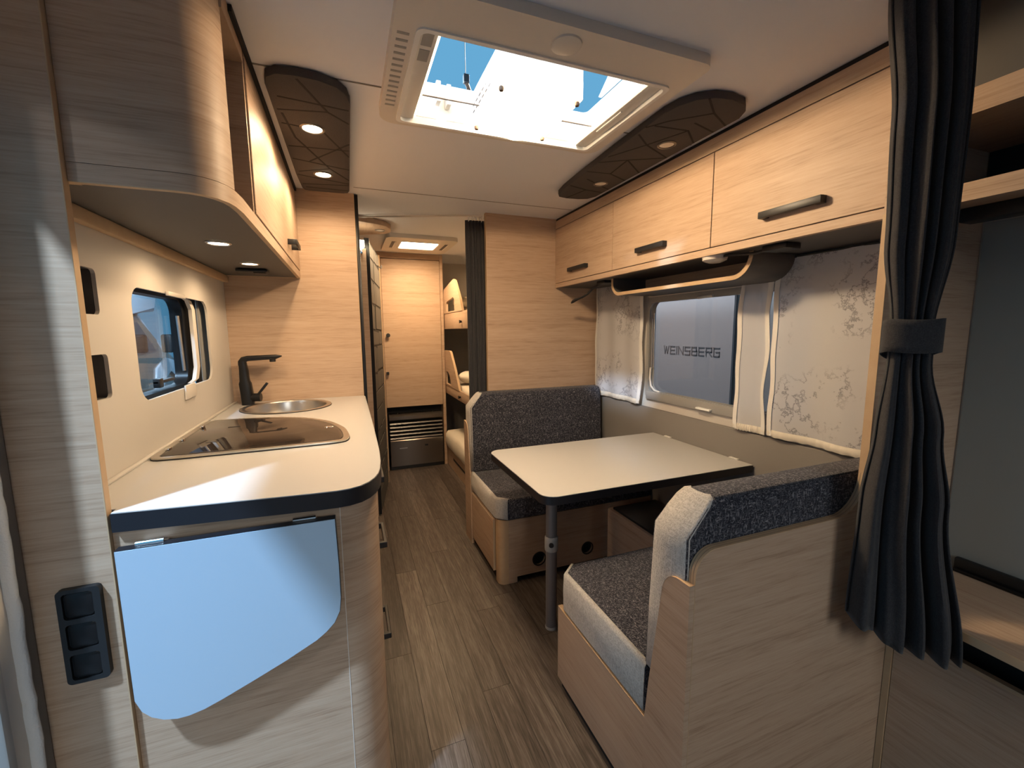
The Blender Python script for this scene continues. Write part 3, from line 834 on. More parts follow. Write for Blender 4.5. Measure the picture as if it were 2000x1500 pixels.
# ------------------------------------------------------------------ right overhead cabinet
XC = 1.257
t = thing('overhead_dinette_cabinet', 'long oak overhead cabinet with three doors above the dinette window', 'cabinet', (1.42, 1.58, 1.54))
mk('top_rail', B().box(XC, XC + .018, .670, 2.4985, 1.898, 1.945), M['oak'], t)
mk('shadow_strip', B().box(XC + .004, XC + .018, .670, 2.4985, 1.945, ZC - .001), M['dark_gap'], t)
mk('bottom_rail', B().box(XC, XC + .018, .670, 2.4985, 1.538, 1.563), M['oak'], t)
mk('bottom_board', B().box(XC + .018, XR - .001, .670, 2.4985, 1.542, 1.556), M['bottom_grey'], t)
mk('carcass', B().box(XC + .020, XR - .001, .675, 2.495, 1.566, 1.94), M['dark_gap'], t)
for (y0, y1, hy0, hy1) in ((.672, 1.243, .84, 1.035), (1.247, 1.868, 1.475, 1.66), (1.872, 2.4965, 2.10, 2.30)):
    d = mk('door', B().box(XC - .002, XC + .016, y0, y1, 1.566, 1.894, bev=.0012), M['oak'], t)
    b = B().box(XC - .026, XC - .016, hy0, hy1, 1.613, 1.634, bev=.002)
    b.box(XC - .020, XC - .002, hy0, hy0 + .022, 1.613, 1.634, bev=.001).box(XC - .020, XC - .002, hy1 - .022, hy1, 1.613, 1.634, bev=.001)
    mk('handle', b, M['black'], d, smooth=40, label='black bar handle')

# tray shelf under the cabinet
prof_o = [(0, 0)]
t = thing('curved_wall_shelf', 'shallow oak tray shelf with rounded dark ends under the overhead cabinet', 'shelf', (1.45, 1.6, 1.44))
ya, yb, zt, zb, R = 1.135, 2.0, 1.541, 1.449, .07
U = [(yb, zt)] + [(yb - R + R * math.cos(a), zb + R - R * math.sin(a)) for a in [math.radians(q) for q in range(0, 91, 10)]]
Ra = .085
U += [(ya + Ra - Ra * math.sin(a), zb + Ra - Ra * math.cos(a)) for a in [math.radians(q) for q in range(0, 91, 10)]] + [(ya, zt)]
th = .016
Ui = [(yb - th, zt)] + [(yb - R + (R - th) * math.cos(a), zb + R - (R - th) * math.sin(a)) for a in [math.radians(q) for q in range(0, 91, 10)]]
Ui += [(ya + Ra - (Ra - th) * math.sin(a), zb + Ra - (Ra - th) * math.cos(a)) for a in [math.radians(q) for q in range(0, 91, 10)]] + [(ya + th, zt)]
mk('tray_body', B().prism(U + Ui[::-1], 'x', 1.342, XR - .024), M['bottom_grey'], t, smooth=35)
mk('front_edge', B().prism(U + Ui[::-1], 'x', 1.340, 1.3425), M['oak_edge'], t, smooth=35)
mk('back_board', B().prism(Ui, 'x', XR - .034, XR - .024), M['oak_y'], t)

t = thing('puck_lamp', 'small round white lamp under the dinette overhead cabinet', 'lamp', (1.29, 1.25, 1.53))
mk('body', B().lathe([(0, 1.518), (.028, 1.519), (.042, 1.526), (.046, 1.5415)], 1.305, 1.27, 32), M['plastic_w'], t, smooth=45)
mk('lens', B().lathe([(0, 1.5165), (.022, 1.5170), (.023, 1.519)], 1.305, 1.27, 24), M['lens_off'], t, smooth=45)
t = thing('reading_lamp', 'black flexible reading lamp arm under the overhead cabinet by the partition', 'lamp', (1.35, 2.2, 1.43))
mk('mount', B().box(1.33, 1.40, 2.05, 2.13, 1.525, 1.5415, bev=.004), M['black'], t, smooth=40)
mk('arm', B().tube([(1.35, 2.10, 1.53), (1.345, 2.14, 1.523), (1.335, 2.18, 1.505), (1.32, 2.21, 1.478), (1.305, 2.24, 1.462), (1.295, 2.27, 1.455)], .006, 8), M['black'], t, smooth=50)
mk('head', B().tube([(1.297, 2.265, 1.456), (1.287, 2.29, 1.449), (1.279, 2.31, 1.440), (1.274, 2.32, 1.432)], [.006, .009, .009, .004], 10), M['black'], t, smooth=50)
t = thing('lamp_bracket', 'black lamp bracket with cable under the overhead cabinet by the drape', 'bracket', (1.31, 1.05, 1.53))
mk('mount', B().box(1.30, 1.37, .985, 1.07, 1.522, 1.5415, bev=.004), M['black'], t, smooth=40)
mk('cable', B().tube([(1.32, 1.06, 1.530), (1.315, 1.11, 1.526), (1.312, 1.16, 1.530), (1.308, 1.20, 1.536), (1.305, 1.23, 1.535)], .005, 8), M['black'], t, smooth=50)

# ------------------------------------------------------------------ dinette window and what stands behind it
w2 = thing('window_2', 'grey dinette window with blind cassette and white catches', 'window', (XR, 1.5, .9), kind='structure')
mk('frame', B().plate(poly_rr(WR[0] - .012, WR[1] + .012, WR[2] - .016, WR[3] + .016, .02), [poly_rr(WR[0] + .012, WR[1] - .006, WR[2] + .022, WR[3] - .03, .045)], 'x', XR - .012, XR - .0005), M['plastic_g'], w2, smooth=30)
mk('pane', B().box(XR + .018, XR + .022, WR[0], WR[1], WR[2], WR[3]), M['glass_tint'], w2)
mk('pane_seal', B().plate(poly_rr(WR[0] + .003, WR[1] - .003, WR[2] + .004, WR[3] - .004, .05), [poly_rr(WR[0] + .030, WR[1] - .028, WR[2] + .026, WR[3] - .026, .045)], 'x', XR + .010, XR + .014), M['plastic_g'], w2, smooth=30)
mk('stay_arm', B().tube([(XR + .004, WR[1] - .030, 1.36), (XR + .004, WR[1] - .034, 1.06)], .005, 8), M['alu'], w2, smooth=50)
mk('stay_arm', B().tube([(XR + .004, WR[1] - .014, 1.33), (XR + .004, WR[1] - .018, 1.05)], .004, 8), M['alu'], w2, smooth=50)
b = B()
mk('corner_trim', b.tube([(XR - .004, WR[1] - .02, 1.06), (XR - .004, WR[1] - .016, 1.0), (XR - .004, WR[1] - .026, .955), (XR - .004, WR[1] - .055, .934), (XR - .004, WR[1] - .10, .928)], .006, 8), M['plastic_w'], w2, smooth=50)
mk('blind_cassette', B().box(XR - .017, XR - .001, WR[0], WR[1], 1.415, 1.453, bev=.004), M['plastic_g'], w2, smooth=40)
mk('cassette_edge', B().box(XR - .019, XR - .012, WR[0], WR[1], 1.446, 1.458, bev=.002), M['plastic_w'], w2, smooth=40)
mk('blind_pull', B().tube([(XR - .022, 1.52, 1.421), (XR - .022, 1.61, 1.418)], .007, 8), M['plastic_w'], w2, smooth=50)
mk('sill_rail', B().box(XR - .016, XR - .001, WR[0], WR[1] + .005, .880, .925, bev=.005), M['plastic_g'], w2, smooth=40)
mk('sill_catch', B().box(XR - .034, XR - .014, 1.50, 1.585, .888, .898, bev=.003), M['plastic_b'], w2, smooth=40, label='white catch')

t = thing('display_board', 'grey board with dark brand lettering seen through the dinette window', 'sign', (2.60, 2.7, .7))
mk('board', B().box(2.602, 2.62, 2.333, 3.60, .30, 1.80), M['board_grey'], t)
mk('edge_board', B().box(2.63, 2.66, 1.2, 2.46, .30, 1.9), M['plastic_g'], t)
mk('post', B().box(2.605, 2.617, 2.85, 2.92, -.46, .30), M['plastic_g'], t)
# wide techno letters built from strokes on a 1 x 1 cell (x to the right as seen from inside)
GL = {
    'W': [[(0, 1), (.28, 0), (.56, .9), (.84, 0), (1.12, 1)]],
    'E': [[(1, 1), (0, 1), (0, 0), (1, 0)], [(0, .5), (.9, .5)]],
    'I': [[(0, 0), (0, 1)]],
    'N': [[(0, 0), (0, 1), (1, 0), (1, 1)]],
    'S': [[(1, 1), (0, 1), (0, .5), (1, .5), (1, 0), (0, 0)]],
    'B': [[(0, 0), (0, 1), (.9, 1), (.9, .5), (0, .5)], [(.9, .5), (1, .5), (1, 0), (0, 0)]],
    'R': [[(0, 0), (0, 1), (1, 1), (1, .5), (0, .5)], [(.4, .5), (1, 0)]],
    'G': [[(1, 1), (0, 1), (0, 0), (1, 0), (1, .5), (.4, .5)]],
}
word = 'WEINSBERG'
wid = {'W': 1.12, 'I': 0.0}
total = sum(wid.get(c, 1) for c in word) + .42 * (len(word) - 1)
y_start, y_end, lz0, lz1 = 3.045, 2.443, 1.064, 1.126
sc = (y_start - y_end) / total
cur = 0.0
SW = .0038
for ch in word:
    b = B()
    for st in GL[ch]:
        pts = [Vector((cur + x, z)) for x, z in st]
        for a, c in zip(pts, pts[1:]):
            A = Vector((y_start - a.x * sc, lz0 + a.y * (lz1 - lz0))); Cc = Vector((y_start - c.x * sc, lz0 + c.y * (lz1 - lz0)))
            d = (Cc - A).normalized(); n = Vector((-d.y, d.x)) * SW; e = d * SW
            b.prism([tuple(A + n - e), tuple(Cc + n + e), tuple(Cc - n + e), tuple(A - n - e)], 'x', 2.5985, 2.6022)
    mk('letter', b, M['letter'], t)
    cur += wid.get(ch, 1) + .42


# sheer curtains at the dinette window
M['hem'] = plain('white_curtain_hem', (0.72, 0.70, 0.67), 0.9, bump=0.2, bscale=500)


def sheer(name, label, y0, y1, z0, z1, mat, waves, amp, xoff, sag=0.0, hem=.028, ny=60):
    t = thing(name, label, 'curtain', (XR - xoff, (y0 + y1) / 2, z0), 'window curtains of the dinette')
    def pt(f, z, k=1.0, seed=0.0):
        y = y0 + (y1 - y0) * f
        tz = (z - z0) / (z1 - z0)
        x = XR - xoff - amp * (.4 + .6 * (1 - tz)) * math.sin(f * waves * 2 * math.pi + .8 * math.sin(3 * tz)) - amp * .6 * noise.noise(Vector((f * 3 + seed, tz * 2.5, seed)))
        yy = y + .010 * noise.noise(Vector((tz * 4 + seed, f * 2, 5.0))) * (1 if 0 < f < 1 else 1.2)
        return (x, yy, z + sag * (f - .5) * (1 - tz))
    rows = [[pt(i / ny, z0 + hem + (z1 - z0 - hem) * j / 24, seed=y0) for i in range(ny + 1)] for j in range(25)]
    mk('cloth', B().grid(rows), mat, t, smooth=60)
    rows = []
    for j in range(5):
        z = z0 + hem * j / 4
        rows.append([(p[0] - .004 * math.sin(math.pi * j / 4) - .0015 * math.sin(i * 1.7), p[1], p[2] + .0015 * math.sin(i * 1.1) * (j == 0)) for i, p in enumerate([pt(i / ny, z, seed=y0) for i in range(ny + 1)])])
    mk('ruffled_hem', B().grid(rows), M['linen'], t, smooth=60)
    for e, f in (('side_hem', 0.0), ('side_hem', 1.0)):
        rows = []
        for j in range(25):
            z = z0 + .004 + (z1 - z0 - .004) * j / 24
            fi = abs(f - .022 / abs(y1 - y0))
            a = pt(f, z, seed=y0); c = pt(fi, z, seed=y0)
            rows.append([(a[0] - .0035, a[1], a[2]), (c[0] - .0035, c[1], c[2])])
        mk(e, B().grid(rows), M['hem'], t, smooth=60)
    return t


sheer('window_curtain', 'pale printed sheer curtain at the far end of the dinette window', 2.47, 1.995, .845, 1.540, M['sheer_print'], 2.5, .008, .034)
sheer('window_curtain', 'plain white sheer curtain panel between window pane and printed curtain', 1.36, 1.213, .842, 1.470, M['sheer'], 1.0, .010, .034)
sheer('window_curtain', 'large pale printed sheer curtain next to the dark drape', 1.200, .685, .845, 1.530, M['sheer_print'], 2.3, .009, .034)
t = thing('curtain_rod', 'thin black curtain rod above the large printed sheer', 'rod', (XR - .032, .95, 1.53))
mk('rod', B().tube([(XR - .032, .67, 1.532), (XR - .032, 1.14, 1.532)], .004, 8), M['black'], t, smooth=50)
mk('end_cap', B().lathe([(0, 1.526), (.006, 1.527), (.006, 1.537), (0, 1.538)], XR - .032, 1.135, 12), M['black'], t, smooth=50)

# ------------------------------------------------------------------ dinette table
t = thing('dinette_table', 'cream dinette table with black edge and single grey leg', 'table', (1.08, 1.57, 0))
TP = poly_rr(.596, 1.556, 1.256, 1.886, (.055, .004, .004, .055), 8)
mk('edge_band', B().prism(TP, 'z', .674, .7035), M['black_edge'], t, smooth=30)
mk('tabletop', B().prism(inset(TP, .0012), 'z', .7035, .7052), M['white_lam'], t)
lg = mk('leg', B().tube([(.757, 1.532, .002), (.757, 1.532, .674)], .0235, 28), M['leg_grey'], t, smooth=40)
cl = mk('collar', B().lathe([(.024, .352), (.0275, .354), (.0285, .360), (.0285, .404), (.0275, .412), (.024, .416)], .757, 1.532, 32), M['plastic_g'], lg, smooth=40)
mk('button', B().tube([(.744, 1.507, .388), (.742, 1.5015, .388)], .010, 16), M['black'], lg, smooth=40)
mk('foot', B().lathe([(0, 0), (.0255, 0), (.026, .006), (.024, .012)], .757, 1.532, 32), M['plastic_g'], lg, smooth=40)
t = thing('table_wall_rail', 'white wall rail with two clips holding the dinette table', 'rail', (1.56, 1.57, .68))
mk('rail', B().box(1.5565, 1.5625, 1.27, 1.87, .672, .700, bev=.001), M['plastic_g'], t)
for y in (1.353, 1.77):
    mk('clip', B().box(1.548, 1.5625, y - .022, y + .022, .7055, .7095, bev=.001), M['plastic_b'], t)


# ------------------------------------------------------------------ benches
def bench(near):
    Yof = (lambda d: .65 + d) if near else (lambda d: 2.499 - d)
    X0 = .645 if near else .640
    XE = XR - .0235
    cy = Yof(.30)
    def pb(poly, z0, z1, **k):       # polygon in (x, d) extruded in z
        return B().prism([(x, Yof(d)) for x, d in poly], 'z', z0, z1, **k)
    def px(poly, a, c, **k):         # polygon in (d, z) extruded in x
        return B().prism([(Yof(d), z) for d, z in poly], 'x', a, c, **k)
    lab = 'oak bench seat base in the foreground with tall rounded back panel' if near else 'oak bench seat base at the far side of the table with two round vents'
    t = thing('dinette_bench', lab, 'bench', (1.1, cy, 0), 'dinette benches')
    # back panel with rounded upper corner and layered edge
    xa, xb, zt, r = X0 + .014, (1.10 if near else XE), .805, .055
    bp = [(xa, 0), (xb, 0), (xb, zt)] + [(xa + r - r * math.sin(a), zt - r + r * math.cos(a)) for a in [math.radians(q) for q in range(0, 91, 9)]]
    full = bp if not near else [(xa, 0), (XR - .0005, 0), (XR - .0005, .9055)] + fil[::-1] + bp[3:]
    mk('back_panel', B().prism(full, 'y', Yof(0), Yof(.018)), M['oak'], t, smooth=30)
    edge = (fil[::-1] if near else [bp[2]]) + bp[3:] + [bp[0]]
    eo = [(x - (.0012 if i > 0 else 0), z) for i, (x, z) in enumerate(edge)]
    rows = [[(x, Yof(-.0006), z) for x, z in edge], [(x - .0012, Yof(-.0006), z + .0012) for x, z in edge], [(x - .0012, Yof(.0186), z + .0012) for x, z in edge], [(x, Yof(.0186), z) for x, z in edge]]
    mk('edge_band', B().grid(rows), M['oak_edge'], t, smooth=50)
    for dd in (.005, .0125):
        rows = [[(x - .0014, Yof(dd), z + .0014) for x, z in edge], [(x - .0014, Yof(dd + .0015), z + .0014) for x, z in edge]]
        mk('edge_line', B().grid(rows), M['oak_edge_dark'], t)
    # tapered side cheek
    rr = .040
    ck = [(.0, 0), (.130, 0), (.130, .305), (.118, .42), (.088, .640)]
    ck += [(.084 - rr * 1.3 + rr * 1.3 * math.cos(a), .668 + rr * 1.6 * math.sin(a)) for a in [math.radians(q) for q in range(8, 91, 8)]] + [(.02, .732), (.0, .733)]
    mk('side_cheek', px(ck, X0 - .001, X0 + .0135), M['oak'], t, smooth=30)
    ce = ck[4:]
    rows = [[(x, Yof(d), z + .0006) for d, z in ce] for x in (X0 - .0014, X0 + .014)]
    mk('cheek_edge', B().grid(rows), M['oak_edge'], t, smooth=50)
    if near:
        mk('side_panel', px([(.131, .035), (.601, .035), (.601, .307), (.131, .307)], X0, X0 + .016), M['oak'], t)
        mk('side_edge', px([(.131, .307), (.601, .307), (.601, .3085), (.131, .3085)], X0 - .0004, X0 + .0164), M['oak_edge'], t)
        mk('plinth', px([(.02, 0), (.59, 0), (.59, .04), (.02, .04)], X0 + .012, X0 + .026), M['dark_gap'], t)
        mk('front_panel', pb([(X0 + .016, .585), (XE, .585), (XE, .601), (X0 + .016, .601)], .0, .307), M['oak'], t)
    else:
        d = mk('side_door', px([(.132, .045), (.530, .045), (.530, .320), (.132, .320)], X0 + .002, X0 + .018, bev=.0015), M['oak'], t)
        mk('door_edge', px([(.530, .045), (.5315, .045), (.5315, .320), (.530, .320)], X0 + .0018, X0 + .0182), M['oak_edge'], d)
        mk('plinth', px([(.02, 0), (.52, 0), (.52, .045), (.02, .045)], X0 + .02, X0 + .032), M['dark_gap'], t)
        mk('door_recess', px([(.10, .045), (.57, .045), (.57, .325), (.10, .325)], X0 + .026, X0 + .036), M['dark_gap'], t)
        post = [(X0 + .012, .545)] + [(X0 + .045 - .033 * math.cos(a), .571 + .033 * math.sin(a)) for a in [math.radians(q) for q in range(0, 91, 10)]] + [(X0 + .06, .604), (X0 + .06, .545)]
        mk('corner_post', pb(post, 0.0, .335), M['oak_edge'], t, smooth=30)
        hol = [circle(.866, .102, .036, 28), circle(1.151, .104, .034, 28)]
        mk('front_panel', B().plate([(X0 + .0605, 0), (.745, 0), (.745, .03), (XE, .03), (XE, .335), (X0 + .0605, .335)], hol, 'y', Yof(.604), Yof(.588)), M['oak'], t)
        mk('vent_backing', B().box(.80, 1.25, Yof(.570), Yof(.566), .03, .18), M['dark_gap'], t)
        for cx, cz, cr in ((.866, .102, .036), (1.151, .104, .034)):
            b = B()
            b.lathe([(cr - .004, 0), (cr + .002, 0), (cr + .002, .003), (cr - .004, .003)], 0, 0, 32, closed=True)
            b.xform(Matrix.Translation((cx, Yof(.6045), cz)) @ Matrix.Rotation(math.radians(90), 4, 'X'))
            mk('vent_ring', b, M['black'], t, smooth=40)
    zs = .3105 if near else .337
    mk('seat_deck', pb([(X0 + .02, .02), (XE, .02), (XE, .58), (X0 + .02, .58)], zs - .018, zs - .001), M['oak_y'], t)
    # seat cushion
    z0, z1 = zs, .447
    lab = 'charcoal heather seat cushion with pale side band on the foreground bench' if near else 'charcoal heather seat cushion with pale side band on the far bench'
    c = thing('seat_cushion', lab, 'cushion', (1.1, cy, z0), 'bench cushions')
    ch = .05
    d0, d1 = .135, .612
    xs = X0 + .004
    outl = [(xs, d0), (xs, d1 - ch), (xs + .012, d1 - ch * .6), (xs + ch, d1), (XE, d1), (XE, d0)]
    mk('cover', pb(outl, z0, z1, bev=.012, seg=3), M['cush'], c, smooth=45)
    path = [(xs, d0 + .002), (xs, (d0 + d1) / 2), (xs, d1 - ch), (xs + .006, d1 - ch * .78), (xs + ch, d1 + .001)]
    n3 = []
    rows = []
    prof = [(0.010, z0 + .002), (-.002, z0 + .008), (-.0035, (z0 + z1) / 2), (-.002, z1 - .010), (.004, z1 + .0005), (.012, z1 + .0012)]
    for i, (x, d) in enumerate(path):
        nx, nd = [(1, 0), (1, 0), (.97, -.2), (.75, -.65), (.65, -.75)][i]
        rows.append([(x + nx * o, Yof(d + nd * o), z) for o, z in prof])
    mk('side_band', B().grid(rows), M['cush_l'], c, smooth=60, solid=.002)
    # back cushion
    lab = 'charcoal heather back cushion with pale chamfered end on the foreground bench' if near else 'charcoal heather back cushion with pale chamfered end on the far bench'
    c = thing('back_cushion', lab, 'cushion', (1.1, Yof(.07), .43), 'bench cushions')
    zb0, zb1 = .449, .905
    secs = [(zb0, .022, .142), (.62, .022, .137), (.79, .021, .128), (.86, .021, .119), (.893, .026, .112), (zb1, .036, .100)]
    xl = [xs + .012, xs + .012, xs + .012, xs + .022, xs + .062, xs + .080]
    def left(z):
        zz = [s_[0] for s_ in secs]
        for i in range(len(zz) - 1):
            if zz[i] <= z <= zz[i + 1]:
                f = (z - zz[i]) / (zz[i + 1] - zz[i]); return xl[i] + (xl[i + 1] - xl[i]) * f
    secs2 = [(.449, .022, .142), (.62, .022, .138), (.79, .021, .129), (.825, .021, .126), (.86, .021, .122), (.885, .022, .118), (.900, .028, .110), (.9055, .042, .096)]
    xl2 = [.0, .0, .0, .0, .030, .052, .066, .072]
    XE2 = XE - .038
    rows = []
    for (z, da, db), xo in zip(secs2, xl2):
        x = xs + .004 + xo
        rows.append([(x, Yof(da), z), (XE2, Yof(da), z), (XE2, Yof(db), z), (x, Yof(db), z)])
    b = B().grid(rows, closed_u=True)
    b.bm.verts.ensure_lookup_table()
    nv = len(b.bm.verts)
    b.bm.faces.new([b.bm.verts[i] for i in range(4)]); b.bm.faces.new([b.bm.verts[nv - 4 + i] for i in range(4)])
    mk('cover', b, M['cush'], c, smooth=40)
    rows = []
    for (z, da, db), xo in zip(secs2, xl2):
        x = xs + .002 + xo
        nz = .002 if xo > 0 else 0
        rows.append([(x + .008, Yof(da - .001), z + nz), (x, Yof(da + .006), z + nz), (x - .002, Yof((da + db) / 2), z + nz), (x, Yof(db - .006), z + nz), (x + .008, Yof(db + .002), z + nz)])
    mk('end_band', B().grid(rows), M['cush_l'], c, smooth=60, solid=.002)
    yy0, yy1 = Yof(secs2[-2][1] + .004), Yof(secs2[-2][2] - .004)
    mk('piping', B().tube([(xs + .085, yy0, .9035), (XE - .01, yy0, .9035)], .0022, 6), M['cush'], c, smooth=60)
    return t


bench(True)
bench(False)

t = thing('footwell_box', 'dark equipment box on the floor under the dinette table by the wall', 'box', (1.40, 1.65, 0))
mk('body', B().box(1.25, 1.555, 1.42, 1.86, 0, .33, bev=.01), M['oak_y'], t, smooth=40)
mk('lid', B().box(1.265, 1.54, 1.45, 1.83, .33, .342, bev=.003), M['black'], t, smooth=40)
mk('lever', B().tube([(1.42, 1.56, .345), (1.425, 1.54, .375), (1.43, 1.48, .38)], .005, 8), M['alu'], t, smooth=50)


# ------------------------------------------------------------------ drapes
def drape(name, label, A, Bp, zs, rowsdef, folds, amp, mat, hem=None, ncol=110, thick=.003, seed=0.0):
    """rowsdef: list of (z, s0, s1) extents along the line A->B at that height"""
    t = thing(name, label, 'drape', (A[0], A[1], rowsdef[-1][0]))
    A = Vector((*A, 0)); Bv = Vector((*Bp, 0))
    tv = (Bv - A).normalized(); nv = Vector((-tv.y, tv.x, 0))
    rows = []
    nz = 70
    ztop, zbot = rowsdef[0][0], rowsdef[-1][0]
    for j in range(nz + 1):
        z = ztop + (zbot - ztop) * j / nz
        for i in range(len(rowsdef) - 1):
            if rowsdef[i][0] >= z >= rowsdef[i + 1][0]:
                f = (rowsdef[i][0] - z) / (rowsdef[i][0] - rowsdef[i + 1][0])
                f = f * f * (3 - 2 * f)
                s0 = rowsdef[i][1] + (rowsdef[i + 1][1] - rowsdef[i][1]) * f
                s1 = rowsdef[i][2] + (rowsdef[i + 1][2] - rowsdef[i][2]) * f
                am = rowsdef[i][3] + (rowsdef[i + 1][3] - rowsdef[i][3]) * f
                break
        r = []
        for k in range(ncol + 1):
            u = k / ncol
            ph = u * folds * 2 * math.pi + .5 * math.sin(7 * u + seed)
            n = am * amp * (math.sin(ph) + .35 * math.sin(2.3 * ph + seed + z * 1.2) + .8 * noise.noise(Vector((u * 5.0 + seed, z * 1.1, 2.0))))
            s = s0 + (s1 - s0) * u + .25 * (s1 - s0) / folds * math.cos(ph) * .5
            zz = z
            if hem:
                zz = z - hem(u) * max(0, (1 - (z - zbot) / .35)) ** 2 if z < zbot + .35 else z
            P = A + tv * s + nv * n
            r.append((P.x, P.y, zz))
        rows.append(r)
    mk('cloth', B().grid(rows), mat, t, smooth=70, solid=thick)
    return t, A, tv, nv


dr, A_, tv, nv = drape('privacy_drape', 'dark slate privacy drape tied back beside the bench', (1.071, .608), (1.235, .4535), None,
      [(1.955, -.010, .130, .9), (1.70, .014, .135, 1.0), (1.45, .021, .133, .9), (1.265, .043, .114, .5), (1.20, .043, .118, .5), (1.04, .033, .150, .9), (.875, .019, .174, 1.1), (.545, .013, .226, 1.25)],
      4.5, .022, M['drape'], hem=lambda u: -.04 * max(0, 1 - u * 2.2) + .02 * u, seed=1.2)
rows = []
for j in range(6):
    z = 1.206 + .070 * j / 5
    r = []
    for k in range(40):
        a = 2 * math.pi * k / 40
        s = .079 + .048 * math.copysign(abs(math.cos(a)) ** .8, math.cos(a)); n = .034 * math.copysign(abs(math.sin(a)) ** .8, math.sin(a))
        P = A_ + tv * s + nv * n
        r.append((P.x, P.y, z + .012 * (math.sin(a) * -1) * .8 + .010 * math.cos(a) ** 2))
    rows.append(r)
mk('tieback', B().grid(rows, closed_u=True), M['drape'], dr, smooth=60, solid=.004)
b = B().tube([(1.04, .630, 1.957), (1.11, .570, 1.957), (1.19, .495, 1.957)], .006, 8)
tag(mk('drape_track', b, M['alu'], smooth=50), 'ceiling track carrying the dark slate drape', 'track')

# ------------------------------------------------------------------ right foreground: open shelf and bed box
t = thing('open_overhead_shelf', 'dark open oak overhead shelf at the right edge', 'shelf', (1.42, .1, 1.54))
mk('upper_board', B().box(XC, XR - .005, YF + .005, .6485, 1.716, 1.769), M['oak_y'], t)
mk('lower_board', B().box(XC, XR - .005, YF + .005, .6485, 1.553, 1.577), M['oak_y'], t)
mk('lower_rail', B().box(XC, XC + .018, YF + .005, .6485, 1.5385, 1.553), M['oak_y'], t)
mk('back_board', B().box(XR - .012, XR - .006, YF + .005, .6485, 1.577, 1.716), M['dark_gap'], t)
mk('top_panel', B().box(XC + .01, XC + .024, YF + .005, .6485, 1.769, ZC - .001), M['bottom_grey'], t)
mk('hook_rail', B().box(1.40, 1.45, .32, .62, 1.520, 1.5528, bev=.004), M['black'], t, smooth=40)

t = thing('bed_box', 'oak bed box with dark ventilation gap at the lower right', 'bed', (1.42, .1, 0))
mk('front_panel', B().box(1.36, 1.376, YF + .01, .632, .01, .448), M['oak_y'], t)
mk('front_edge', B().box(1.3595, 1.3765, YF + .01, .632, .448, .458), M['oak_edge'], t)
mk('top_board', B().box(1.253, XR - .006, YF + .01, .6485, .574, .592), M['oak_y'], t)
mk('top_edge', B().box(1.250, 1.253, YF + .01, .6485, .573, .593), M['oak_edge'], t)
mk('gap_back', B().box(1.43, 1.44, YF + .01, .6485, .01, .573), M['dark_gap'], t)
mk('end_post', B().box(1.355, 1.38, .6335, .6485, .0, .573), M['oak_edge'], t)
t = thing('black_ventilation_strip', 'black ventilation strip on the bed box along the wall', 'strip', (1.56, .1, .5925))
mk('strip', B().box(1.560, XR - .006, YF + .02, .615, .5925, .630, bev=.005), M['black'], t, smooth=40)
mk('lip', B().box(1.550, 1.5595, YF + .02, .612, .5925, .602, bev=.003), M['black_soft'], t, smooth=40)

# ------------------------------------------------------------------ far end: wardrobe, heater, bunks, washroom
YW = 3.98
t = thing('wardrobe', 'tall oak wardrobe with one door at the end of the aisle', 'wardrobe', (.57, 4.1, 0))
mk('left_frame', B().box(.270, .3015, YW - .012, 4.40, 0, ZC - .001), M['oak'], t)
mk('right_frame', B().box(.8195, .845, YW - .012, 4.40, 0, ZC - .001), M['oak'], t)
mk('top_trim', B().box(.3015, .8195, YW - .008, 4.40, 1.910, ZC - .001), M['oak'], t)
mk('carcass', B().box(.3015, .8195, YW + .022, 4.40, .585, 1.909), M['dark_gap'], t)
d = mk('door', B().box(.304, .817, YW - .008, YW + .012, .585, 1.905, bev=.0015), M['oak'], t)
mk('upper_knob', B().tube([(.340, YW - .008, 1.238), (.340, YW - .020, 1.238), (.340, YW - .034, 1.238)], [.010, .012, .018], 20), M['black'], d, smooth=40, label='round black knob')
mk('lower_knob', B().box(.312, .336, YW - .030, YW - .008, .888, .912, bev=.003), M['black'], d, smooth=40, label='square black knob')

t = thing('gas_heater', 'dark bronze gas heater with louvres below the wardrobe', 'heater', (.56, 3.98, 0))
mk('recess', B().box(.304, .817, YW + .10, YW + .11, 0, .584), M['dark_gap'], t)
tp = [(YW - .03, .500), (YW - .03, .470), (YW - .01, .455), (YW + .09, .455), (YW + .09, .515), (YW + .0, .515)]
mk('top_cover', B().prism(tp, 'x', .318, .806, bev=.002), M['bronze'], t, smooth=30)
for x in (.40, .72):
    mk('screw', B().lathe([(0, .520), (.008, .519), (.009, .515)], x, YW + .04, 12), M['chrome'], t, smooth=40)
mk('grille_back', B().box(.322, .802, YW + .03, YW + .04, .27, .455), M['dark_gap'], t)
for k in range(5):
    z = .292 + .034 * k
    mk('louvre', B().prism([(YW - .028, z), (YW - .024, z + .011), (YW + .03, z + .016), (YW + .03, z + .004)], 'x', .322, .802), M['bronze'], t)
mk('lower_panel', B().prism([(YW - .028, .035), (YW - .030, .272), (YW - .018, .284), (YW + .02, .284), (YW + .02, .035)], 'x', .320, .804, bev=.003), M['bronze'], t, smooth=30)
mk('brand_plate', B().box(.40, .47, YW - .0312, YW - .0295, .198, .206), M['alu'], t)
mk('latch', B().box(.63, .66, YW - .0330, YW - .0295, .206, .222, bev=.002), M['black'], t)
mk('base_strip', B().box(.318, .808, YW - .018, YW + .05, .001, .034), M['black'], t)

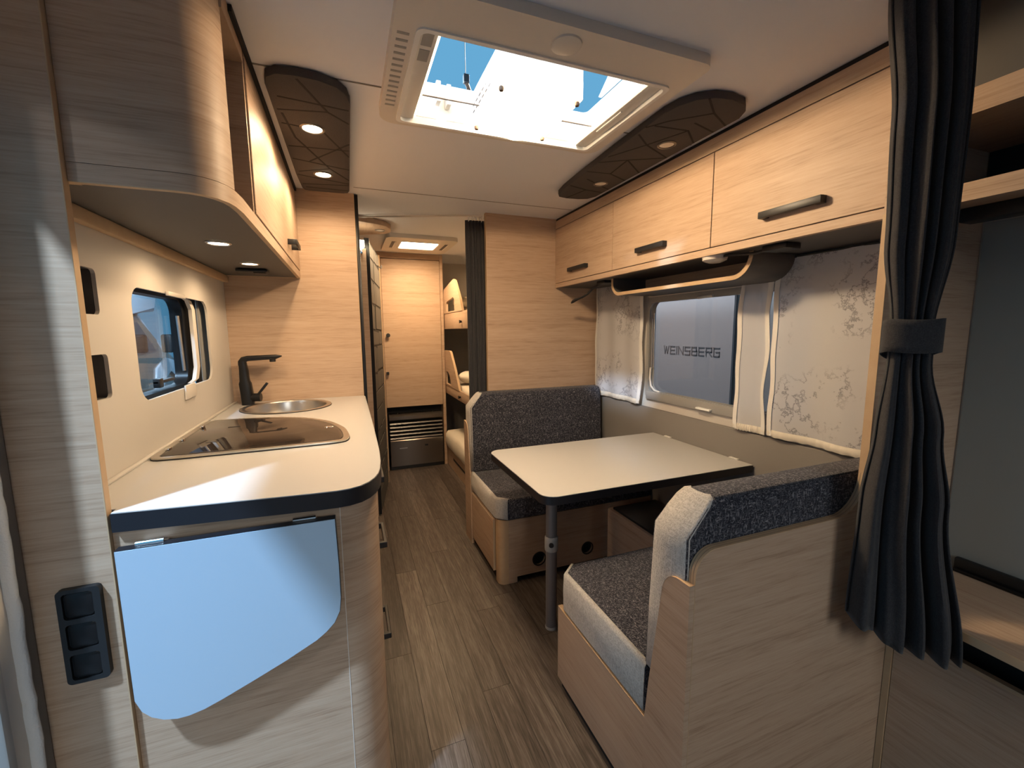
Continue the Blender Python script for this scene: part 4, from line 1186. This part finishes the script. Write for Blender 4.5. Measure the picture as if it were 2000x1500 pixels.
# bunk beds in a row along the right wall
XB = .852
t = thing('bunk_bed_frame', 'oak bunk bed frame with three levels behind the drape', 'bunk bed', (1.2, 3.4, 0))
for (z0, z1) in ((1.290, 1.430), (.690, .775)):
    mk('side_rail', B().box(XB, XB + .018, 2.535, YB - .005, z0, z1, bev=.002), M['oak'], t, smooth=30)
    mk('bed_base', B().box(XB + .018, XR - .002, 2.53, YB - .002, z0 + .004, z0 + .022), M['bottom_grey'], t)
for (zb_, hgt) in ((1.430, .27), (.775, .32)):
    pts = [(3.985, zb_), (3.985, zb_ + hgt * .60), (3.95, zb_ + hgt * .80), (3.62, zb_ + hgt * .985), (3.57, zb_ + hgt), (3.52, zb_ + hgt * .95), (3.36, zb_ + hgt * .35), (3.30, zb_)]
    if zb_ < 1:
        pts = [(3.985, zb_), (3.985, zb_ + hgt * .99), (3.78, zb_ + hgt), (3.74, zb_ + hgt * .96), (3.60, zb_ + hgt * .55), (3.45, zb_)]
    hole = [[(3.86, zb_ + .012), (3.86, zb_ + .085), (3.84, zb_ + .10), (3.60, zb_ + .125), (3.56, zb_ + .11), (3.55, zb_ + .012)]] if zb_ > 1 else [[(3.95, zb_ + .012), (3.95, zb_ + .125), (3.86, zb_ + .125), (3.80, zb_ + .10), (3.74, zb_ + .012)]]
    g = mk('guard_board', B().plate(pts, hole, 'x', XB - .004, XB + .014), M['oak'], t)
    mk('guard_edge', B().grid([[(x, y, z + .001) for y, z in pts[1:]] for x in (XB - .0045, XB + .0145)]), M['oak_edge'], g, smooth=50)
for (y, z) in ((3.33, 1.345), (3.42, .728)):
    mk('latch', B().tube([(XB, y, z), (XB - .012, y, z), (XB - .02, y, z)], [.008, .010, .014], 14), M['black'], t, smooth=40)
mk('lower_box', B().box(XB, XB + .018, 2.535, YB - .005, 0, .19), M['oak'], t)
mk('lower_base', B().box(XB + .018, XR - .002, 2.53, YB - .002, .17, .19), M['bottom_grey'], t)
mk('vent_slot', B().box(XB - .001, XB + .002, 3.30, 3.75, .095, .115), M['black'], t)
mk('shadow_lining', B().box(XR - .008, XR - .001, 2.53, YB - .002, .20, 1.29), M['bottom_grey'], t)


def mattress(z0, z1, label, over, yend=YB - .03):
    rows = []
    n = 26
    secs = [(XB + .024 - over, z0), (XB + .016 - over, z0 + .03), (XB + .018 - over, z1 - .03), (XB + .040 - over, z1), (1.2, z1 + .012), (XR - .02, z1), (XR - .012, z0 + .03), (XR - .012, z0)]
    for i in range(n + 1):
        y = 2.56 + (yend - 2.56) * i / n
        rows.append([(x + .006 * noise.noise(Vector((y * 6, z * 9, 1))) - .004, y, z + (.010 * noise.noise(Vector((x * 7, y * 5, 4))) if z > z0 + .01 else 0)) for x, z in secs])
    b = B().grid(rows, closed_u=True)
    o = mk('bunk_mattress', b, M['linen'], smooth=60)
    tag(o, label, 'mattress', 'bunk mattresses')
    return o


mattress(1.313, 1.455, 'white mattress on the top bunk', -.02)
mattress(.713, .80, 'white mattress on the middle bunk', -.02)
mattress(.191, .335, 'white mattress on the lowest bunk near the floor', .035, 3.955)
for (y0, z, lab) in ((3.62, 1.512, 'white pillow on the top bunk behind the guard board'), (3.45, .858, 'white pillow on the middle bunk behind the guard board')):
    rows = []
    for i in range(13):
        f = i / 12
        w = math.sin(math.pi * min(max(f, .02), .98)) ** .45
        rows.append([(XB + .17 + .13 * w * math.copysign(abs(math.cos(a)) ** .7, math.cos(a)), y0 + .34 * f, z + .012 + .050 * w * math.sin(a) + .008 * noise.noise(Vector((f * 9, a * 2, z)))) for a in [2 * math.pi * k / 20 for k in range(20)]])
    b = B().grid(rows, closed_u=True)
    b.bm.faces.new(list(b.bm.verts)[:20]) if False else None
    tag(mk('bunk_pillow', b, M['linen'], smooth=70), lab, 'pillow', 'bunk pillows')

# far drape and its track
fd, A2, tv2, nv2 = drape('bunk_drape', 'dark slate drape gathered in front of the bunk beds', (.675, 2.56), (.83, 2.545), None,
      [(1.922, 0.012, .128, .5), (1.85, .012, .138, .9), (1.3, .016, .140, 1.0), (.9, .018, .140, 1.0), (.45, .014, .142, 1.0)], 6.0, .013, M['drape'], seed=2.0)
for k in range(7):
    x = .705 + .0165 * k
    mk('glider', B().tube([(x, 2.553, 1.916), (x + .004, 2.553, 1.928), (x, 2.553, 1.944)], .0045, 8), M['plastic_b'], fd, smooth=50)
tag(mk('bunk_drape_track', B().tube([(.10, 2.80, 1.950), (.40, 2.68, 1.950), (.66, 2.58, 1.950), (.74, 2.553, 1.949), (.79, 2.545, 1.949)], .0055, 8), M['plastic_w'], smooth=50), 'thin white ceiling track crossing the aisle to the bunk drape', 'track')

# washroom door leaf with stone-pattern covering, standing open
d2 = thing('door_2', 'open washroom door with embossed stone-pattern covering', 'door', (.2, 3.3, 0), kind='structure')
PA, PB_ = Vector((.150, 3.0, 0)), Vector((.252, 3.62, 0))
dv = (PB_ - PA).normalized(); dn = Vector((dv.y, -dv.x, 0))
def leaf(s0, s1, o0, o1, z0, z1):
    q = [PA + dv * s0 + dn * o0, PA + dv * s1 + dn * o0, PA + dv * s1 + dn * o1, PA + dv * s0 + dn * o1]
    return B().prism([(v.x, v.y) for v in q], 'z', z0, z1)
LN = (PB_ - PA).length
mk('leaf', leaf(0, LN, -.012, .010, .01, 1.86), M['stone_gap'], d2)
mk('edge_profile', leaf(-.012, .0, -.016, .016, .01, 1.87), M['black_soft'], d2)
mk('edge_profile', leaf(LN, LN + .012, -.016, .016, .01, 1.87), M['oak_edge'], d2)
random.seed(11)
z = .02
row = 0
while z < 1.84:
    hgt = random.uniform(.10, .20)
    z2 = min(z + hgt, 1.855)
    cuts = sorted([0.004] + [random.uniform(.12, .5) for _ in range(2)] + [LN - .004])
    sk = [random.uniform(-.03, .03) for _ in cuts]
    for a, c, ka, kc in zip(cuts, cuts[1:], sk, sk[1:]):
        if c - a < .05:
            continue
        za0, za1 = z + .003 + max(0, ka), z2 - .003 - max(0, kc)
        q = [(a + .004, z + .004 + abs(ka) * .4), (c - .004, z + .004), (c - .004 + kc * .3, z2 - .004 - abs(kc) * .5), (a + .004 + ka * .3, z2 - .004)]
        b = B()
        vs = []
        for off in (.010, .0135):
            vs.append([b.bm.verts.new(PA + dv * s_ + dn * off + Vector((0, 0, zz))) for s_, zz in q])
        b.bm.faces.new(vs[1])
        for i in range(4):
            b.bm.faces.new([vs[0][i], vs[0][(i + 1) % 4], vs[1][(i + 1) % 4], vs[1][i]])
        mk('stone_tile', b, M['stone'], d2)
    z = z2
b = B()
hp = PA + dv * .50 + dn * .014
b.tube([hp + Vector((0, 0, 1.77)), hp + dn * .02 + Vector((0, 0, 1.755)), hp + dn * .03 + Vector((0, 0, 1.775))], .004, 8)
b.tube([hp + dv * .05 + Vector((0, 0, 1.77)), hp + dv * .05 + dn * .02 + Vector((0, 0, 1.755)), hp + dv * .05 + dn * .03 + Vector((0, 0, 1.775))], .004, 8)
mk('coat_hook', b, M['chrome'], d2, smooth=50)
ww = mk('wall_washroom', B().box(.098, .142, 2.97, 2.985, 0, 1.80), M['oak'])
tag(ww, 'narrow oak washroom wall strip behind the kitchen partition', 'wall', kind='structure')
mk('inner_lining', B().box(.10, .135, 2.985, 3.00, 0, 1.80), M['splash'], ww)
ww2 = mk('wall_washroom_end', B().box(XL, .268, 3.98, 4.0, 0, ZC), M['oak'])
tag(ww2, 'oak washroom end wall beside the wardrobe', 'wall', kind='structure')
t = thing('washroom_lamp', 'bright small lamp in the washroom beside the stone-pattern door', 'lamp', (.105, 2.9, 1.80))
mk('lens', B().box(.085, .130, 2.88, 2.93, 1.792, 1.835, bev=.006), M['panel_on'], t, smooth=40)
mk('bracket', B().box(.095, .120, 2.93, 2.972, 1.76, 1.80, bev=.002), M['chrome'], t, smooth=40)

SPn = [(.09, 2.80), (.20, 2.84), (.265, 2.885), (.300, 2.96), (.305, 3.04), (.285, 3.10), (.09, 3.20)]
t = thing('wooden_light_plate', 'rounded oak plate with small spotlight on the ceiling before the washroom', 'light panel', (.2, 3.0, 1.93))
mk('plate', B().prism(SPn, 'z', 1.926, 1.958, bev=.003), M['oak_y'], t, smooth=30)
spotlight(.237, 3.00, 1.9262, .026, False, 'small spotlight in the oak ceiling plate by the washroom', 'unlit ceiling spotlights')

t = thing('rear_roof_hatch', 'small ivory roof hatch with lit centre panel above the far aisle', 'roof hatch', (.55, 3.5, 1.93))
OH = poly_rr(.295, .815, 3.21, 3.785, .05)
IH = poly_rr(.415, .690, 3.345, 3.600, .015)
mk('frame', B().plate(OH, [IH], 'z', 1.932, 1.9595), M['plastic_w'], t, smooth=30)
mk('light_panel', B().prism(IH, 'z', 1.938, 1.944), M['panel_on'], t)
mk('inner_frame', B().plate(poly_rr(.402, .703, 3.330, 3.615, .018), [IH], 'z', 1.929, 1.936), M['plastic_b'], t, smooth=30)
for x in (.345, .742):
    mk('vent_slot', B().box(x, x + .022, 3.36, 3.60, 1.9308, 1.9325), M['bottom_grey'], t)
    mk('vent_lip', B().box(x + .022, x + .030, 3.36, 3.60, 1.929, 1.9325), M['plastic_b'], t)
add_light('rear_hatch_light', 'AREA', (.552, 3.47, 1.925), 5.2, WARM2, target=(.552, 3.47, 0), shape='RECTANGLE', size=.26, size_y=.24)

# ------------------------------------------------------------------ outside: hall floor and a parked motorhome
gr = mk('ground', B().box(-14, 14, -12, 16, -.50, -.46), M['concrete'])
tag(gr, 'grey hall floor outside the windows', 'ground', kind='structure')
t = thing('parked_motorhome', 'parked motorhome with pale alcove and brown cab seen through the kitchen window', 'motorhome', (-3.4, 6.5, -.46))
mk('alcove_body', B().prism([(4.4, -.1), (4.4, 2.45), (7.35, 2.45), (7.58, 2.25), (7.60, 1.75), (7.50, 1.57), (6.35, 1.52), (6.35, -.1)], 'x', -4.5, -2.5, bev=.06, seg=3), M['van'], t, smooth=50)
mk('cab', B().prism([(6.36, -.1), (6.36, 1.50), (7.10, 1.53), (7.80, 1.0), (8.45, .82), (8.62, .60), (8.66, -.1)], 'x', -4.4, -2.56, bev=.05, seg=3), M['van_brown'], t, smooth=50)
mk('side_window', B().prism([(6.48, 1.40), (7.02, 1.42), (7.55, 1.02), (6.48, .98)], 'x', -2.575, -2.548, bev=.004), M['van_glass'], t)
mk('windscreen', B().prism([(7.16, 1.535), (7.80, 1.045), (7.76, 1.0), (7.12, 1.49)], 'x', -4.25, -2.70), M['van_glass'], t)
mk('windscreen_pillar', B().tube([(-2.60, 7.10, 1.53), (-2.60, 7.50, 1.24), (-2.58, 7.82, 1.01)], .035, 10), M['van'], t, smooth=50)
mk('wing', B().prism([(7.35, .45), (7.45, .78), (7.80, .92), (8.40, .82), (8.58, .60), (8.58, .35), (8.3, .35), (8.2, .60), (7.95, .72), (7.70, .62), (7.55, .35)], 'x', -2.60, -2.535, bev=.015), M['van'], t, smooth=50)
mk('mirror', B().box(-2.46, -2.32, 7.42, 7.54, 1.0, 1.26, bev=.03), M['black'], t, smooth=50)
mk('door_handle', B().box(-2.556, -2.535, 6.55, 6.72, .86, .90, bev=.008), M['chrome'], t, smooth=50)
mk('bumper', B().box(-4.35, -2.55, 8.60, 8.72, -.1, .35, bev=.03), M['black'], t, smooth=50)
for y in (5.3, 7.92):
    b = B()
    b.lathe([(.0, -.10), (.20, -.10), (.33, -.09), (.36, -.04), (.36, .04), (.33, .09), (.20, .10), (0, .10)], 0, 0, 32)
    b.xform(Matrix.Translation((-2.60, y, -.10)) @ Matrix.Rotation(math.radians(90), 4, 'Y'))
    mk('wheel', b, M['black'], t, smooth=50)
